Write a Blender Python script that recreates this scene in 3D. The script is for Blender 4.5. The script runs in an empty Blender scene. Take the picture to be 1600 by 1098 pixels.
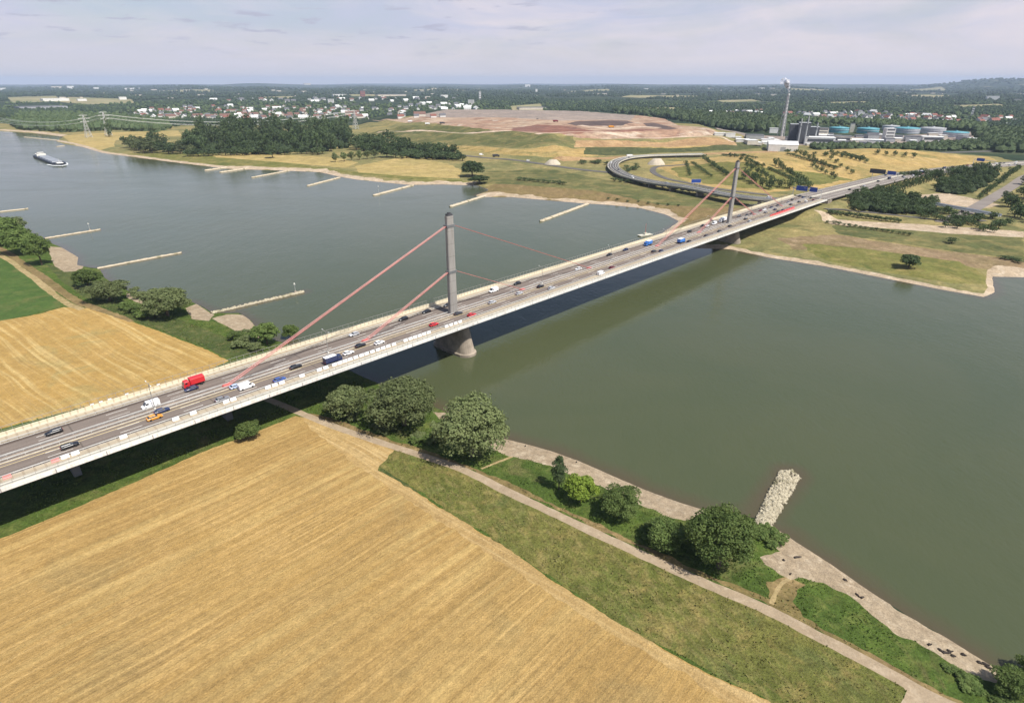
import bpy, math, random, time
import numpy as np
from mathutils import Vector, Matrix, noise
from mathutils.geometry import delaunay_2d_cdt
random.seed(7); rng = np.random.default_rng(7)
C = bpy.context.scene.collection
scene = bpy.context.scene
PI = math.pi; R = math.radians

# ------------------------------------------------------------------ camera
CAMZ = 115.0; FPX = 930.0; PITCH = math.atan((549 - 128) / FPX)
SP, CP = math.sin(PITCH), math.cos(PITCH)
cam = bpy.data.cameras.new('camera'); camo = bpy.data.objects.new('camera', cam); C.objects.link(camo)
cam.sensor_width = 36.0; cam.lens = FPX / 1600 * 36; cam.clip_start = 1.0; cam.clip_end = 200000
camo.location = (0, 0, CAMZ); camo.rotation_euler = (PI / 2 - PITCH, 0, 0)
scene.camera = camo

def gp(x, y, z=3.5):
    """point of the plane at height z seen at a place of the photograph (surveying the site)"""
    u, v = x - 800.0, y - 549.0
    dz = FPX * SP + v * CP; fw = FPX * CP - v * SP
    k = (CAMZ - z) / max(dz, 2.0)
    return (u * k, fw * k)

# ------------------------------------------------------------------ objects
def tag(o, label=None, cat=None, group=None, kind=None):
    if label: o['label'] = label
    if cat: o['category'] = cat
    if group: o['group'] = group
    if kind: o['kind'] = kind
    return o

def empty(name, loc=(0, 0, 0), rz=0.0, label=None, cat=None, group=None):
    o = bpy.data.objects.new(name, None); C.objects.link(o)
    o.location = loc; o.rotation_euler = (0, 0, rz); o.empty_display_size = 1
    return tag(o, label, cat, group)

def link(name, mesh, parent=None, loc=(0, 0, 0), rz=0.0):
    o = bpy.data.objects.new(name, mesh); C.objects.link(o)
    o.location = loc; o.rotation_euler = (0, 0, rz)
    if parent: o.parent = parent
    return o

def copy_tree(o, parent=None):
    c = o.copy(); C.objects.link(c)
    if parent: c.parent = parent
    for ch in list(o.children): copy_tree(ch, c)
    return c

def np_mesh(name, V, F, mats, mi=None, smooth=False):
    """V (n,3), F (m,k) all faces with k corners"""
    V = np.asarray(V, dtype=np.float32); F = np.asarray(F, dtype=np.int32)
    me = bpy.data.meshes.new(name); m, k = F.shape
    me.vertices.add(len(V)); me.vertices.foreach_set('co', V.ravel())
    me.loops.add(m * k); me.loops.foreach_set('vertex_index', F.ravel())
    me.polygons.add(m)
    me.polygons.foreach_set('loop_start', np.arange(0, m * k, k, dtype=np.int32))
    me.polygons.foreach_set('loop_total', np.full(m, k, dtype=np.int32))
    if mi is not None: me.polygons.foreach_set('material_index', np.asarray(mi, dtype=np.int32))
    me.polygons.foreach_set('use_smooth', np.full(m, smooth, dtype=bool))
    for x in (mats if isinstance(mats, (list, tuple)) else [mats]): me.materials.append(x)
    me.update(calc_edges=True); me.validate()
    return me

class MB:
    """collects simple solids into ONE mesh"""
    def __init__(s): s.v = []; s.f = []; s.m = []; s.sm = []
    def add(s, vs, fs, m=0, smooth=False):
        b = len(s.v); s.v += [tuple(p) for p in vs]
        for f in fs: s.f.append(tuple(i + b for i in f)); s.m.append(m); s.sm.append(smooth)
        return s
    def hexa(s, p, m=0):   # p: 4 bottom (ccw) + 4 top
        return s.add(p, [(3, 2, 1, 0), (4, 5, 6, 7), (0, 1, 5, 4), (1, 2, 6, 5), (2, 3, 7, 6), (3, 0, 4, 7)], m)
    def box(s, c, d, m=0, rz=0.0, taper=1.0):
        x, y, z = d[0] / 2, d[1] / 2, d[2] / 2; ca, sa = math.cos(rz), math.sin(rz); p = []
        for zz, t in ((-z, 1), (z, taper)):
            for a, b in ((-x, -y), (x, -y), (x, y), (-x, y)):
                a, b = a * t, b * t; p.append((c[0] + a * ca - b * sa, c[1] + a * sa + b * ca, c[2] + zz))
        return s.hexa(p, m)
    def tube(s, a, b, r0, r1=None, n=6, m=0, smooth=True, cap=True):
        a, b = Vector(a), Vector(b); r1 = r0 if r1 is None else r1
        d = (b - a).normalized(); u = d.orthogonal().normalized(); w = d.cross(u); p = []
        for c, r in ((a, r0), (b, r1)):
            for i in range(n):
                t = 2 * PI * i / n; p.append(c + u * (math.cos(t) * r) + w * (math.sin(t) * r))
        f = [(i, (i + 1) % n, n + (i + 1) % n, n + i) for i in range(n)]
        s.add(p, f, m, smooth)
        if cap: s.add(p, [tuple(range(n))[::-1], tuple(range(n, 2 * n))], m)
        return s
    def lathe(s, c, prof, n=12, m=0, smooth=True):
        p = []
        for r, z in prof:
            for i in range(n):
                t = 2 * PI * i / n; p.append((c[0] + r * math.cos(t), c[1] + r * math.sin(t), c[2] + z))
        f = []
        for j in range(len(prof) - 1):
            for i in range(n):
                f.append((j * n + i, j * n + (i + 1) % n, (j + 1) * n + (i + 1) % n, (j + 1) * n + i))
        s.add(p, f, m, smooth)
        s.add(p, [tuple(range(n))[::-1], tuple(range((len(prof) - 1) * n, len(prof) * n))], m)
        return s
    def loft(s, rings, m=0, smooth=False, caps=True, closed=True):
        n = len(rings[0]); p = [q for r in rings for q in r]; f = []
        for j in range(len(rings) - 1):
            for i in range(n if closed else n - 1):
                f.append((j * n + i, j * n + (i + 1) % n, (j + 1) * n + (i + 1) % n, (j + 1) * n + i))
        s.add(p, f, m, smooth)
        if caps and closed: s.add(p, [tuple(range(n))[::-1], tuple(range((len(rings) - 1) * n, len(rings) * n))], m)
        return s
    def mesh(s, name, mats):
        me = bpy.data.meshes.new(name); me.from_pydata(s.v, [], s.f)
        for x in (mats if isinstance(mats, (list, tuple)) else [mats]): me.materials.append(x)
        me.polygons.foreach_set('material_index', s.m); me.polygons.foreach_set('use_smooth', s.sm)
        me.update(); return me
    def build(s, name, mats, parent=None, loc=(0, 0, 0), rz=0.0):
        return link(name, s.mesh(name, mats), parent, loc, rz)

# ------------------------------------------------------------------ materials
class NB:
    def __init__(s, name):
        s.mat = bpy.data.materials.new(name); s.mat.use_nodes = True; s.t = s.mat.node_tree
        s.n = s.t.nodes; s.b = s.n['Principled BSDF']; s.x = 0
    def new(s, ty, **k):
        q = s.n.new(ty)
        for a, v in k.items(): setattr(q, a, v)
        return q
    def set(s, sock, v):
        if hasattr(v, 'is_linked'): s.t.links.new(v, sock)
        elif isinstance(v, (tuple, list)) and len(v) == 3 and sock.type == 'RGBA': sock.default_value = (*v, 1)
        else: sock.default_value = v
    def pos(s): return s.new('ShaderNodeNewGeometry').outputs['Position']
    def objco(s): return s.new('ShaderNodeTexCoord').outputs['Object']
    def mapping(s, vec, scale=(1, 1, 1), rot=(0, 0, 0), loc=(0, 0, 0)):
        q = s.new('ShaderNodeMapping', vector_type='POINT'); s.set(q.inputs['Vector'], vec)
        q.inputs['Scale'].default_value = scale; q.inputs['Rotation'].default_value = rot; q.inputs['Location'].default_value = loc
        return q.outputs[0]
    def noise(s, vec, scale, detail=4, rough=.55, dist=0.0, color=False):
        q = s.new('ShaderNodeTexNoise'); s.set(q.inputs['Vector'], vec)
        q.inputs['Scale'].default_value = scale; q.inputs['Detail'].default_value = detail
        q.inputs['Roughness'].default_value = rough; q.inputs['Distortion'].default_value = dist
        return q.outputs['Color' if color else 0]
    def rng(s, v, a, b, c=0.0, d=1.0):
        q = s.new('ShaderNodeMapRange'); s.set(q.inputs[0], v)
        for i, w in enumerate((a, b, c, d)): s.set(q.inputs[i + 1], w)
        return q.outputs[0]
    def mix(s, f, a, b, mode='MIX'):
        q = s.new('ShaderNodeMix', data_type='RGBA', blend_type=mode)
        s.set(q.inputs[0], f); s.set(q.inputs[6], a); s.set(q.inputs[7], b); return q.outputs[2]
    def math(s, op, a, b=0.0):
        q = s.new('ShaderNodeMath', operation=op); s.set(q.inputs[0], a); s.set(q.inputs[1], b); return q.outputs[0]
    def bump(s, h, strength=.5, dist=.2):
        q = s.new('ShaderNodeBump'); q.inputs['Strength'].default_value = strength; q.inputs['Distance'].default_value = dist
        s.set(q.inputs['Height'], h); s.set(s.b.inputs['Normal'], q.outputs[0])
    def done(s, col=None, rough=.8, metal=0.0, spec=.3):
        if col is not None: s.set(s.b.inputs['Base Color'], col)
        s.set(s.b.inputs['Roughness'], rough); s.b.inputs['Metallic'].default_value = metal
        s.b.inputs['Specular IOR Level'].default_value = spec
        return s.mat

def plain(name, c, rough=.6, metal=0.0, spec=.4, var=.18, scale=1.2, obj=True):
    b = NB(name); p = b.objco() if obj else b.pos()
    n = b.noise(p, scale, 5, .6); f = b.rng(n, .3, .7, 1 - var, 1 + var)
    n2 = b.noise(p, scale * .13, 3); f2 = b.rng(n2, .3, .7, 1 - var * .7, 1 + var * .7)
    col = b.mix(1.0, c, b.math('MULTIPLY', f, f2), 'MULTIPLY')
    return b.done(col, rough, metal, spec)

def soil(name, c1, c2, c3, big=.02, mid=.15, fine=1.3, fv=.30, bump=.5, stripe=None, speck=None, c4=None):
    """ground cover: large patches c1/c2, mid patches of c3, fine grain; stripe=(angle deg, period m, colour, amount)"""
    b = NB(name); p = b.pos()
    n = b.noise(p, big, 4, .55, .6); col = b.mix(b.rng(n, .38, .62), c1, c2)
    n = b.noise(p, mid, 5, .62, .4); col = b.mix(b.rng(n, .5, .68), col, c3)
    if c4:
        n = b.noise(b.mapping(p, loc=(311, 77, 0)), big * 2.3, 4, .6, .8); col = b.mix(b.rng(n, .56, .68, 0, .9), col, c4)
    hgt = None
    if stripe:
        for ang, per, sc, am, ln in stripe:
            warp = b.noise(p, .012, 2, .5, 0, True)
            pw = b.new('ShaderNodeVectorMath', operation='MULTIPLY_ADD'); b.set(pw.inputs[0], warp); pw.inputs[1].default_value = (9, 9, 0); b.set(pw.inputs[2], p)
            m = b.mapping(b.mapping(pw.outputs[0], rot=(0, 0, -R(ang))), scale=(1 / ln, 1 / per, 0))
            n = b.noise(m, 1.0, 3, .6); pat = b.rng(b.noise(b.mapping(p, loc=(per * 50, 31, 0)), .03, 3), .35, .6, .25, 1.0)
            col = b.mix(b.math('MULTIPLY', b.rng(n, .48, .66, 0, am), pat), col, sc); hgt = n
    g = b.noise(p, fine, 6, .7); g2 = b.noise(p, fine * .22, 4, .65)
    f = b.math('MULTIPLY', b.rng(g, .3, .7, 1 - fv, 1 + fv), b.rng(g2, .32, .68, 1 - fv * .6, 1 + fv * .6))
    col = b.mix(1.0, col, f, 'MULTIPLY')
    if speck:
        sp = b.noise(b.mapping(p, loc=(57, 13, 0)), speck[1], 3, .7); col = b.mix(b.rng(sp, speck[2], speck[2] + .05), col, speck[0])
    if bump: b.bump(b.math('ADD', g, g2) if hgt is None else b.math('ADD', b.math('ADD', g, g2), hgt), bump, .45)
    return b.done(col, .95, 0, .1)
# ------------------------------------------------------------------ light and sky
SUN_EL = R(56); sx, sy = .735, -.678
SUN_DIR = Vector((sx * math.cos(SUN_EL), sy * math.cos(SUN_EL), math.sin(SUN_EL)))
sl = bpy.data.lights.new('sun', 'SUN'); sl.energy = 5.0; sl.angle = R(.5); sl.color = (1, .95, .87)
so = bpy.data.objects.new('sun', sl); C.objects.link(so)
so.rotation_euler = SUN_DIR.to_track_quat('Z', 'Y').to_euler(); so.location = (0, 0, 300)
w = bpy.data.worlds.new('World'); scene.world = w; w.use_nodes = True
wt = w.node_tree; wn = wt.nodes; bg = wn['Background']
sky = wn.new('ShaderNodeTexSky'); sky.sky_type = 'NISHITA'; sky.sun_disc = False
sky.sun_elevation = SUN_EL; sky.sun_rotation = math.atan2(sx, sy); sky.altitude = 100; sky.air_density = 1.0; sky.dust_density = 1.6; sky.ozone_density = 1.0
class WB(NB):
    def __init__(s): s.t = wt; s.n = wn
wb = WB()
tc = wn.new('ShaderNodeTexCoord').outputs['Generated']
# thin high overcast: nearly even pale veil, thinner overhead, with small grey cloud streaks
sepn = wn.new('ShaderNodeSeparateXYZ'); wt.links.new(tc, sepn.inputs[0])
zz = sepn.outputs[2]
VEIL = (4.9, 5.1, 6.4); CLOUD = (4.1, 4.15, 5.2); THICK = (6.5, 6.05, 6.6); LOWB = (6.5, 6.0, 6.25)
n1 = wb.noise(wb.mapping(tc, scale=(2.2, 2.2, 9)), 1.6, 6, .6, .5)
veil = wb.math('MULTIPLY', wb.rng(n1, .34, .58, .52, .98), wb.rng(zz, .10, .34, 1.0, .04))
n0 = wb.noise(wb.mapping(tc, scale=(3.0, 3.0, 16), loc=(5.1, .7, .2)), 1.3, 6, .6, .7)
col = wb.mix(veil, sky.outputs[0], wb.mix(wb.rng(wb.math('ADD', n0, wb.rng(sepn.outputs[0], -.7, .5, -.12, .10)), .40, .66), VEIL, THICK))
col = wb.mix(wb.rng(zz, .0, .075, .85, 0), col, LOWB)
n2 = wb.noise(wb.mapping(tc, scale=(6.0, 6.0, 40.0), loc=(2.7, 1.3, .35)), 2.6, 5, .55, .3)
band = wb.math('MULTIPLY', wb.rng(zz, .03, .06, 0, 1), wb.rng(sepn.outputs[0], -.05, .25, 1.0, .12))
col = wb.mix(wb.math('MULTIPLY', wb.rng(n2, .58, .66, 0, .8), band), col, CLOUD)
wt.links.new(col, bg.inputs[0]); bg.inputs[1].default_value = .10
scene.view_settings.view_transform = 'Standard'; scene.view_settings.look = 'None'
scene.view_settings.exposure = 0.28; scene.view_settings.gamma = 1.0
scene.cycles.use_denoising = True
scene.cycles.max_bounces = 6; scene.cycles.diffuse_bounces = 3; scene.cycles.glossy_bounces = 2; scene.cycles.transmission_bounces = 2; scene.cycles.transparent_max_bounces = 6; scene.cycles.volume_bounces = 0
# ------------------------------------------------------------------ terrain
def sdf(P, poly):
    """signed distance (positive inside) of points P (n,2) to polygon"""
    P = np.asarray(P, float); A = np.asarray(poly, float); B = np.roll(A, -1, 0); out = np.empty(len(P))
    for i in range(0, len(P), 20000):
        p = P[i:i + 20000, None, :]; e = (B - A)[None]; wv = p - A[None]
        t = np.clip((wv * e).sum(-1) / np.maximum((e * e).sum(-1), 1e-9), 0, 1)
        dd = ((wv - e * t[..., None]) ** 2).sum(-1).min(1) ** .5
        c = (A[None, :, 1] > p[..., 1]) != (B[None, :, 1] > p[..., 1])
        xi = A[None, :, 0] + (p[..., 1] - A[None, :, 1]) * (B - A)[None, :, 0] / np.where(np.abs((B - A)[None, :, 1]) < 1e-9, 1e-9, (B - A)[None, :, 1])
        ins = (c & (p[..., 0] < xi)).sum(1) % 2 == 1
        out[i:i + 20000] = np.where(ins, dd, -dd)
    return out
def pldist(P, line):
    P = np.asarray(P, float); A = np.asarray(line, float)[:-1]; B = np.asarray(line, float)[1:]; out = np.empty(len(P))
    for i in range(0, len(P), 20000):
        p = P[i:i + 20000, None, :]; e = (B - A)[None]; wv = p - A[None]
        t = np.clip((wv * e).sum(-1) / np.maximum((e * e).sum(-1), 1e-9), 0, 1)
        out[i:i + 20000] = ((wv - e * t[..., None]) ** 2).sum(-1).min(1) ** .5
    return out
def sst(x): x = np.clip(x, 0, 1); return x * x * (3 - 2 * x)

NEAR_SHORE = [(-900,190),(-400,225),(-150,275),(0,338),(60,372),(95,386),(122,402),(120,414),(140,418),(155,420),(163,434),(185,448),(205,456),(225,462),(265,470),(300,472),(318,480),(332,489),(352,489),(374,489),(394,502),(399,514),(425,530),(455,540),(500,556),(560,585),(620,612),(690,640),(745,668),(782,684),(820,693),(860,704),(905,720),(950,740),(1010,766),(1062,785),(1110,800),(1150,806),(1178,808),(1208,822),(1240,844),(1300,882),(1360,924),(1420,963),(1480,997),(1540,1034),(1600,1072),(1780,1185)]
FAR_SHORE = [(1950,447),(1600,433),(1549,432),(1554,456),(1538,464),(1470,452),(1400,438),(1290,416),(1200,402),(1140,389),(1085,388),(1020,380),(1038,362),(1062,346),(1040,335),(1000,325),(950,320),(915,318),(880,315),(800,308),(765,308),(742,306),(766,297),(748,290),(690,288),(640,289),(560,281),(530,276),(500,269),(430,266),(360,264),(290,256),(220,247),(160,239),(130,230),(100,225),(88,221),(100,214),(60,209),(0,205),(-300,190),(-900,170)]
WATER = [gp(x, y, 0) for x, y in NEAR_SHORE + FAR_SHORE]
MOUND = [gp(x, y, 4) for x, y in [(553,198),(572,211),(640,225),(720,238),(800,247),(880,252),(960,244),(1060,239),(1150,237),(1205,233),(1225,224),(1180,212),(1080,196),(950,184.5),(800,181),(640,181),(565,188)]]
HILL = [gp(x, y, 4) for x, y in [(1020,264),(1090,291),(1190,304),(1290,296),(1330,286),(1400,272),(1480,264),(1565,253),(1560,246),(1450,240),(1300,236),(1180,240),(1060,252)]]
# bridge frame
BH = 97.0; ZD = CAMZ - BH
T0 = np.array(gp(708, 489, ZD)); T1 = np.array(gp(1138.5, 349, ZD - .008 * 282))
DV = (T1 - T0) / np.linalg.norm(T1 - T0); NV = np.array([DV[1], -DV[0]]); SPAN = float(np.linalg.norm(T1 - T0))
def deck_z(s): return ZD - .008 * s if s < 300 else ZD - 2.4 - .012 * (s - 300)
S_END = 455.0
HWY_PIX = [(1392,279.5),(1440,270.5),(1500,263),(1560,257.5),(1640,252.5),(1800,247)]
CL = [(T0 + DV * s, deck_z(s)) for s in np.arange(-300, S_END + 1, 15)]
hw = [(np.array(gp(x, y, 10)), 10.0) for x, y in HWY_PIX]
# smooth hand-over from bridge to embankment
pts = [CL[-1][0]] + [h[0] for h in hw]; zs = [CL[-1][1]] + [11.5, 10.5, 10, 10, 10, 10]
def catmull(P, n=8):
    P = [np.array(p, float) for p in P]; P = [2 * P[0] - P[1]] + P + [2 * P[-1] - P[-2]]; out = []
    for i in range(1, len(P) - 2):
        for k in range(n):
            t = k / n; a, b, c, d = P[i - 1:i + 3]
            out.append(.5 * (2 * b + (c - a) * t + (2 * a - 5 * b + 4 * c - d) * t * t + (3 * b - a - 3 * c + d) * t ** 3))
    return out + [P[-2]]
HW = catmull([np.array([*p, z]) for p, z in zip([CL[-3][0]] + pts, [CL[-3][1]] + zs)], 8)[8:]
HWL = [p[:2] for p in HW]
EMB = [T0 + DV * 425] + HWL
R2 = [gp(x, y, 6) for x, y in [(1478,345),(1520,325),(1560,302),(1600,278),(1680,255)]]
SLEW = [(x, y) for x, y in EMB]

def height(P):
    P = np.atleast_2d(np.asarray(P, float)); x, y = P[:, 0], P[:, 1]; r = np.hypot(x, y)
    s = -sdf(P, WATER)
    h = np.where(s > 0, 3.5 * (1 - np.exp(-np.maximum(s, 0) / 16)), np.maximum(-2.5, .16 * s))
    near = np.clip((2600 - r) / 600, 0, 1)
    m = sdf(P, MOUND); w_ = 1.0
    prof = 9 * sst(m / 45) + 8 * sst((m - 60) / 30) + 10 * sst((m - 105) / 40) + 5 * sst((m - 200) / 150)
    h = h + np.where(m > 0, prof, 0)
    q = sdf(P, HILL); h = h + np.where(q > 0, 13 * sst(q / 110) + 3.0 * sst((q - 60) / 60), 0)
    e = pldist(P, EMB); h = np.where(s > 8, np.maximum(h, 9.4 * (1 - sst((e - 22) / 26))), h)
    far = np.clip((r - 5500) / 6000, 0, 1)
    b = np.arctan2(x, y)
    h = h + far * (14 * np.sin(b * 9 + r / 2300.) + 12 * np.sin(b * 23 + 1.3 + r / 3100.) + 10 * np.sin(b * 51 + .5))
    hill = lambda bb, wb_, rr, wr, hh: hh * np.exp(-((b - bb) / wb_) ** 2 - ((r - rr) / wr) ** 2)
    h = h + hill(.71, .085, 15500, 3000, 150) + hill(.62, .05, 17000, 2500, 90) + hill(.19, .05, 19000, 2500, 75) + hill(-.39, .05, 21000, 2500, 90) + hill(.42, .06, 20000, 2500, 70)
    return h
def hz(x, y): return float(height([(x, y)])[0])

def gt(x, y):
    """where the ray of a place in the photograph meets the terrain"""
    z = 3.5
    for _ in range(14):
        p = gp(x, y, min(z, 90)); z2 = hz(*p); z = z + (z2 - z) * .6
        if abs(z2 - z) < .05: break
    return p

# ---- zones: (object name, material key, polygon, edge roughness in metres)
def pix(*pp, z=3.5): return [gp(x, y, z) for x, y in pp]
def ribbon(line, width, z=3.5, world=False, smooth=True):
    P = [np.array(q if world else gp(*q, z), float) for q in line]
    if smooth and len(P) > 2: P = catmull(P, 6)
    L, Rr = [], []
    for i, p in enumerate(P):
        d = P[min(i + 1, len(P) - 1)] - P[max(i - 1, 0)]; d = d / max(np.linalg.norm(d), 1e-6); n = np.array([-d[1], d[0]])
        wd = width[0] + (width[1] - width[0]) * i / (len(P) - 1) if isinstance(width, tuple) else width
        L.append(tuple(p + n * wd / 2)); Rr.append(tuple(p - n * wd / 2))
    return L + Rr[::-1]
GTZ = {}
def pixt(*pp): return [gt(x, y) for x, y in pp]

def jag(poly, amp):
    out = []; n = len(poly)
    for i in range(n):
        a = np.array(poly[i], float); b = np.array(poly[(i + 1) % n], float); L = np.linalg.norm(b - a)
        if L < 1e-3: continue
        r = max(60, np.hypot(*((a + b) / 2))); st = max(.7, r * .0045); k = max(1, int(L / st)); d = (b - a) / L; nn = np.array([-d[1], d[0]])
        for j in range(k):
            p = a + (b - a) * j / k
            f = noise.noise(Vector((p[0] * .35 / max(1, r / 250), p[1] * .35 / max(1, r / 250), 3.1))) + .8 * noise.noise(Vector((p[0] * .07, p[1] * .07, 9.7)))
            q = p + nn * f * amp + d * f * amp * .2; out.append((float(q[0]), float(q[1])))
    return out

Z = []
FIELDS = [[(970,152),(985,148.5),(1090,150),(1095,152.5),(1000,153)], [(975,169),(1060,168),(1068,175),(990,176)], [(1390,151),(1450,147.5),(1500,150),(1450,153.5)], [(60,157),(110,152),(205,155),(210,161),(140,163.5)], [(796,166),(845,162),(850,174),(800,176)],
 [(10,152),(88,150.5),(96,158),(20,161)], [(510,147.5),(618,148),(620,150.5),(515,150.5)], [(400,152),(455,150.5),(470,153.5),(410,154.5)], [(250,142),(330,141.5),(340,143.5),(260,144)], [(640,141),(720,140.5),(726,142.5),(650,143)], [(1120,157),(1175,155.5),(1190,158.5),(1130,160)],
 [(1290,160),(1350,158.5),(1362,162),(1300,163)], [(1480,165),(1560,162.5),(1580,167),(1500,169)], [(880,141),(950,140.5),(955,142.5),(890,143)], [(1230,141.5),(1300,140.8),(1310,143),(1240,143.5)], [(1180,133.8),(1280,133.6),(1285,134.6),(1190,134.8)], [(150,147),(215,146),(225,148.3),(160,149)], [(1395,139),(1470,138),(1480,140),(1405,141)]]
def zone(name, mat, poly, amp=.5): Z.append((name, mat, poly, amp))
# far countryside first, near detail last (later ones win)
land_far = [gp(x, y, 3.5) for x, y in FAR_SHORE]
# whole far bank land up to the landfill: dry grass
zone('far_meadow', 'drygrass', [gp(x, y, 0) for x, y in [(-300,196),(0,209),(60,213),(90,226),(130,236),(160,246),(360,272),(560,290),(800,318),(1000,335),(1062,380),(1140,400),(1290,422),(1540,472),(1600,445),(1900,460)]] + pix((1900,300),(1600,258),(1560,245),(1400,232),(1230,226),(1100,215),(900,205),(560,196),(330,196),(180,196),(60,190),(-300,183)), 4)
zone('near_bank', 'lush', [gp(x, y, 0) for x, y in NEAR_SHORE[2:]] + pix((2600,1700)) + [(250, 20), (-250, 20), (-900, 400), (-1100, 700)], 1)
# far bank
zone('river_meadow', 'greengrass', pix((165,240),(240,238),(330,240),(430,252),(560,268),(660,276),(720,280),(745,288),(690,284),(600,276),(480,262),(360,258),(240,247)), 3)
zone('stubble_field', 'farfield', pix((555,260),(610,249),(640,244),(700,256),(721,266),(717,278),(650,276),(560,269)), 2)
zone('stubble_field', 'farfield', pix((325,242),(420,241),(520,246),(560,254),(540,262),(430,253),(340,246)), 2)
zone('stubble_field', 'farfield', pix((97,211),(180,207),(278,204),(284,212),(180,219),(178,229),(150,234),(110,222)), 3)
zone('river_flat', 'browngrass', pix((745,292),(780,284),(880,290),(960,296),(1030,305),(1080,316),(1150,325),(1200,322),(1160,340),(1080,362),(1063,348),(1040,336),(950,322),(880,316),(800,309)), 2)
zone('river_flat', 'drygreen', pix((760,268),(860,264),(950,282),(1010,292),(1090,302),(1180,312),(1120,326),(1030,318),(930,298),(800,288),(745,284)), 2)
zone('landfill_slope', 'drygreen', pixt((572,210),(640,196),(720,202),(800,210),(830,214),(905,221),(900,226),(800,232),(720,228),(640,222)), 3)
zone('landfill_slope', 'ochregrass', pixt((640,224),(720,228),(800,233),(900,229),(1000,225),(1080,222),(1150,226),(1140,231),(1040,236),(960,241),(880,248),(800,243),(720,235)), 3)
zone('landfill_slope', 'lushfar', pixt((915,229),(1000,231),(1100,229),(1210,226),(1225,230),(1150,235),(1040,238),(960,243),(912,241)), 2)
zone('landfill_soil', 'redsoil', pixt((578,188),(640,183.5),(720,180.5),(800,178.5),(900,178),(960,179),(1010,187),(1060,196),(1120,206),(1150,212),(1080,214),(1030,217),(960,215),(900,211),(840,208),(800,207),(700,199),(640,192)), 4)
zone('landfill_pit', 'darksoil', pixt((886,194),(900,190),(980,189),(990,192),(970,196.5),(905,197)), 3)
zone('landfill_pit', 'darksoil', pixt((1005,193),(1020,192),(1060,201),(1045,203),(1010,198)), 3)
zone('landfill_pit', 'deepred', pixt((800,200),(840,195),(900,199),(930,205),(1000,202),(1065,206),(1060,212),(960,212),(880,209),(800,205)), 4)
zone('landfill_track', 'palesoil', ribbon(pixt((800,208),(840,209.5),(900,211.5),(960,213.5),(1020,216),(1075,213)), 12, world=True), 2)
zone('landfill_track', 'palesoil', ribbon(pixt((905,196),(940,200),(960,201.5),(1000,198),(1030,200)), 18, world=True), 3)
zone('landfill_cover', 'greysoil', pixt((800,177.5),(900,177.5),(960,178.5),(1000,185),(985,188.5),(880,189),(790,184),(700,184),(610,187),(640,183),(720,179.5)), 4)
zone('works_yard', 'greysoil', pix((1110,208),(1240,214),(1400,212),(1520,206),(1540,214),(1520,222),(1400,224),(1200,228),(1120,216)), 5)
for pf in FIELDS: zone('distant_field', 'palefield', pix(*pf), 8)
zone('landfill_cut', 'orangesoil', pixt((900,217.5),(960,219),(1040,218.5),(1100,217),(1148,221),(1150,227),(1080,228.5),(1000,229.5),(930,229.5),(898,226)), 3)
zone('landfill_cut', 'orangesoil', pixt((862,248),(960,245),(1060,240.5),(1160,237),(1215,235.5),(1215,238),(1130,241),(1040,245),(960,248.5),(880,252)), 2)
zone('landfill_bench', 'drygreen', pixt((800,209),(860,211.5),(896,216),(897,223),(860,224.5),(800,223),(740,219),(700,213),(730,208)), 2)
zone('landfill_track', 'palesoil', ribbon(pixt((590,207),(640,205),(700,207),(740,208),(800,209)), 7, world=True), 2)
zone('landfill_track', 'palesoil', ribbon(pixt((1075,213),(1120,218),(1150,222),(1200,226)), 6, world=True), 2)
# hill with rows of young trees
zone('hill_meadow', 'ochregrass', pixt((1025,262),(1090,290),(1190,302),(1290,294),(1330,284),(1400,270),(1480,262),(1558,252),(1545,245),(1450,239),(1300,236),(1180,239),(1060,252)), 3)
zone('hill_meadow', 'greengrass', pixt((1050,262),(1110,255),(1200,262),(1290,272),(1330,280),(1290,288),(1200,298),(1110,288),(1060,276)), 6)
# right bank
zone('bank_soil', 'brownsoil', pix((1215,372),(1300,366),(1420,384),(1560,402),(1610,408),(1610,434),(1548,418),(1440,402),(1320,392),(1240,388)), 2)
zone('bank_grass', 'greengrass', pix((1255,380),(1330,386),(1500,408),(1546,426),(1545,438),(1500,440),(1400,424),(1300,405),(1262,392)), 2)
zone('bank_grass', 'drygreen', pix((1300,352),(1420,358),(1600,372),(1600,404),(1500,394),(1400,380),(1310,366)), 2)
zone('sand_track', 'palesand', pix((1270,338),(1330,345),(1450,351),(1600,362),(1600,371),(1500,366),(1400,358),(1300,351)), 1.5)
zone('sand_track', 'palesand', pix((1425,305),(1480,302),(1530,312),(1560,320),(1540,326),(1490,322),(1440,313)), 2)
zone('beach', 'palesand', pix((1543,418),(1560,412),(1700,425),(1700,442),(1600,438),(1545,436)), 1)
# shores of the far bank
zone('beach', 'palesand', ribbon([gp(x, y, 0) for x, y in [(0,204),(60,208),(100,213)]], 16, world=True), 3)
zone('beach', 'palesand', ribbon([gp(x, y, 0) for x, y in [(88,220),(130,229),(160,238),(220,246),(290,255),(360,263)]], 8, world=True), 2)
zone('beach', 'palesand', ribbon([gp(x, y, 0) for x, y in [(360,263),(430,265),(500,268),(530,275),(560,280),(640,288),(690,287),(748,289)]], 16, world=True), 7)
zone('beach', 'palesand', ribbon([gp(x, y, 0) for x, y in [(742,305),(800,307),(880,314),(950,319),(1000,324),(1040,334),(1062,345)]], 11, world=True), 5)
zone('beach', 'palesand', ribbon([gp(x, y, 0) for x, y in [(1062,345),(1040,361),(1020,379),(1085,387),(1140,388)]], 12, world=True), 2)
zone('beach', 'palesand', ribbon([gp(x, y, 0) for x, y in [(1120,388),(1140,388.5),(1200,401),(1290,415),(1400,437),(1470,451),(1538,463),(1553,456),(1549,436)]], 6, world=True), 1.8)
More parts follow.
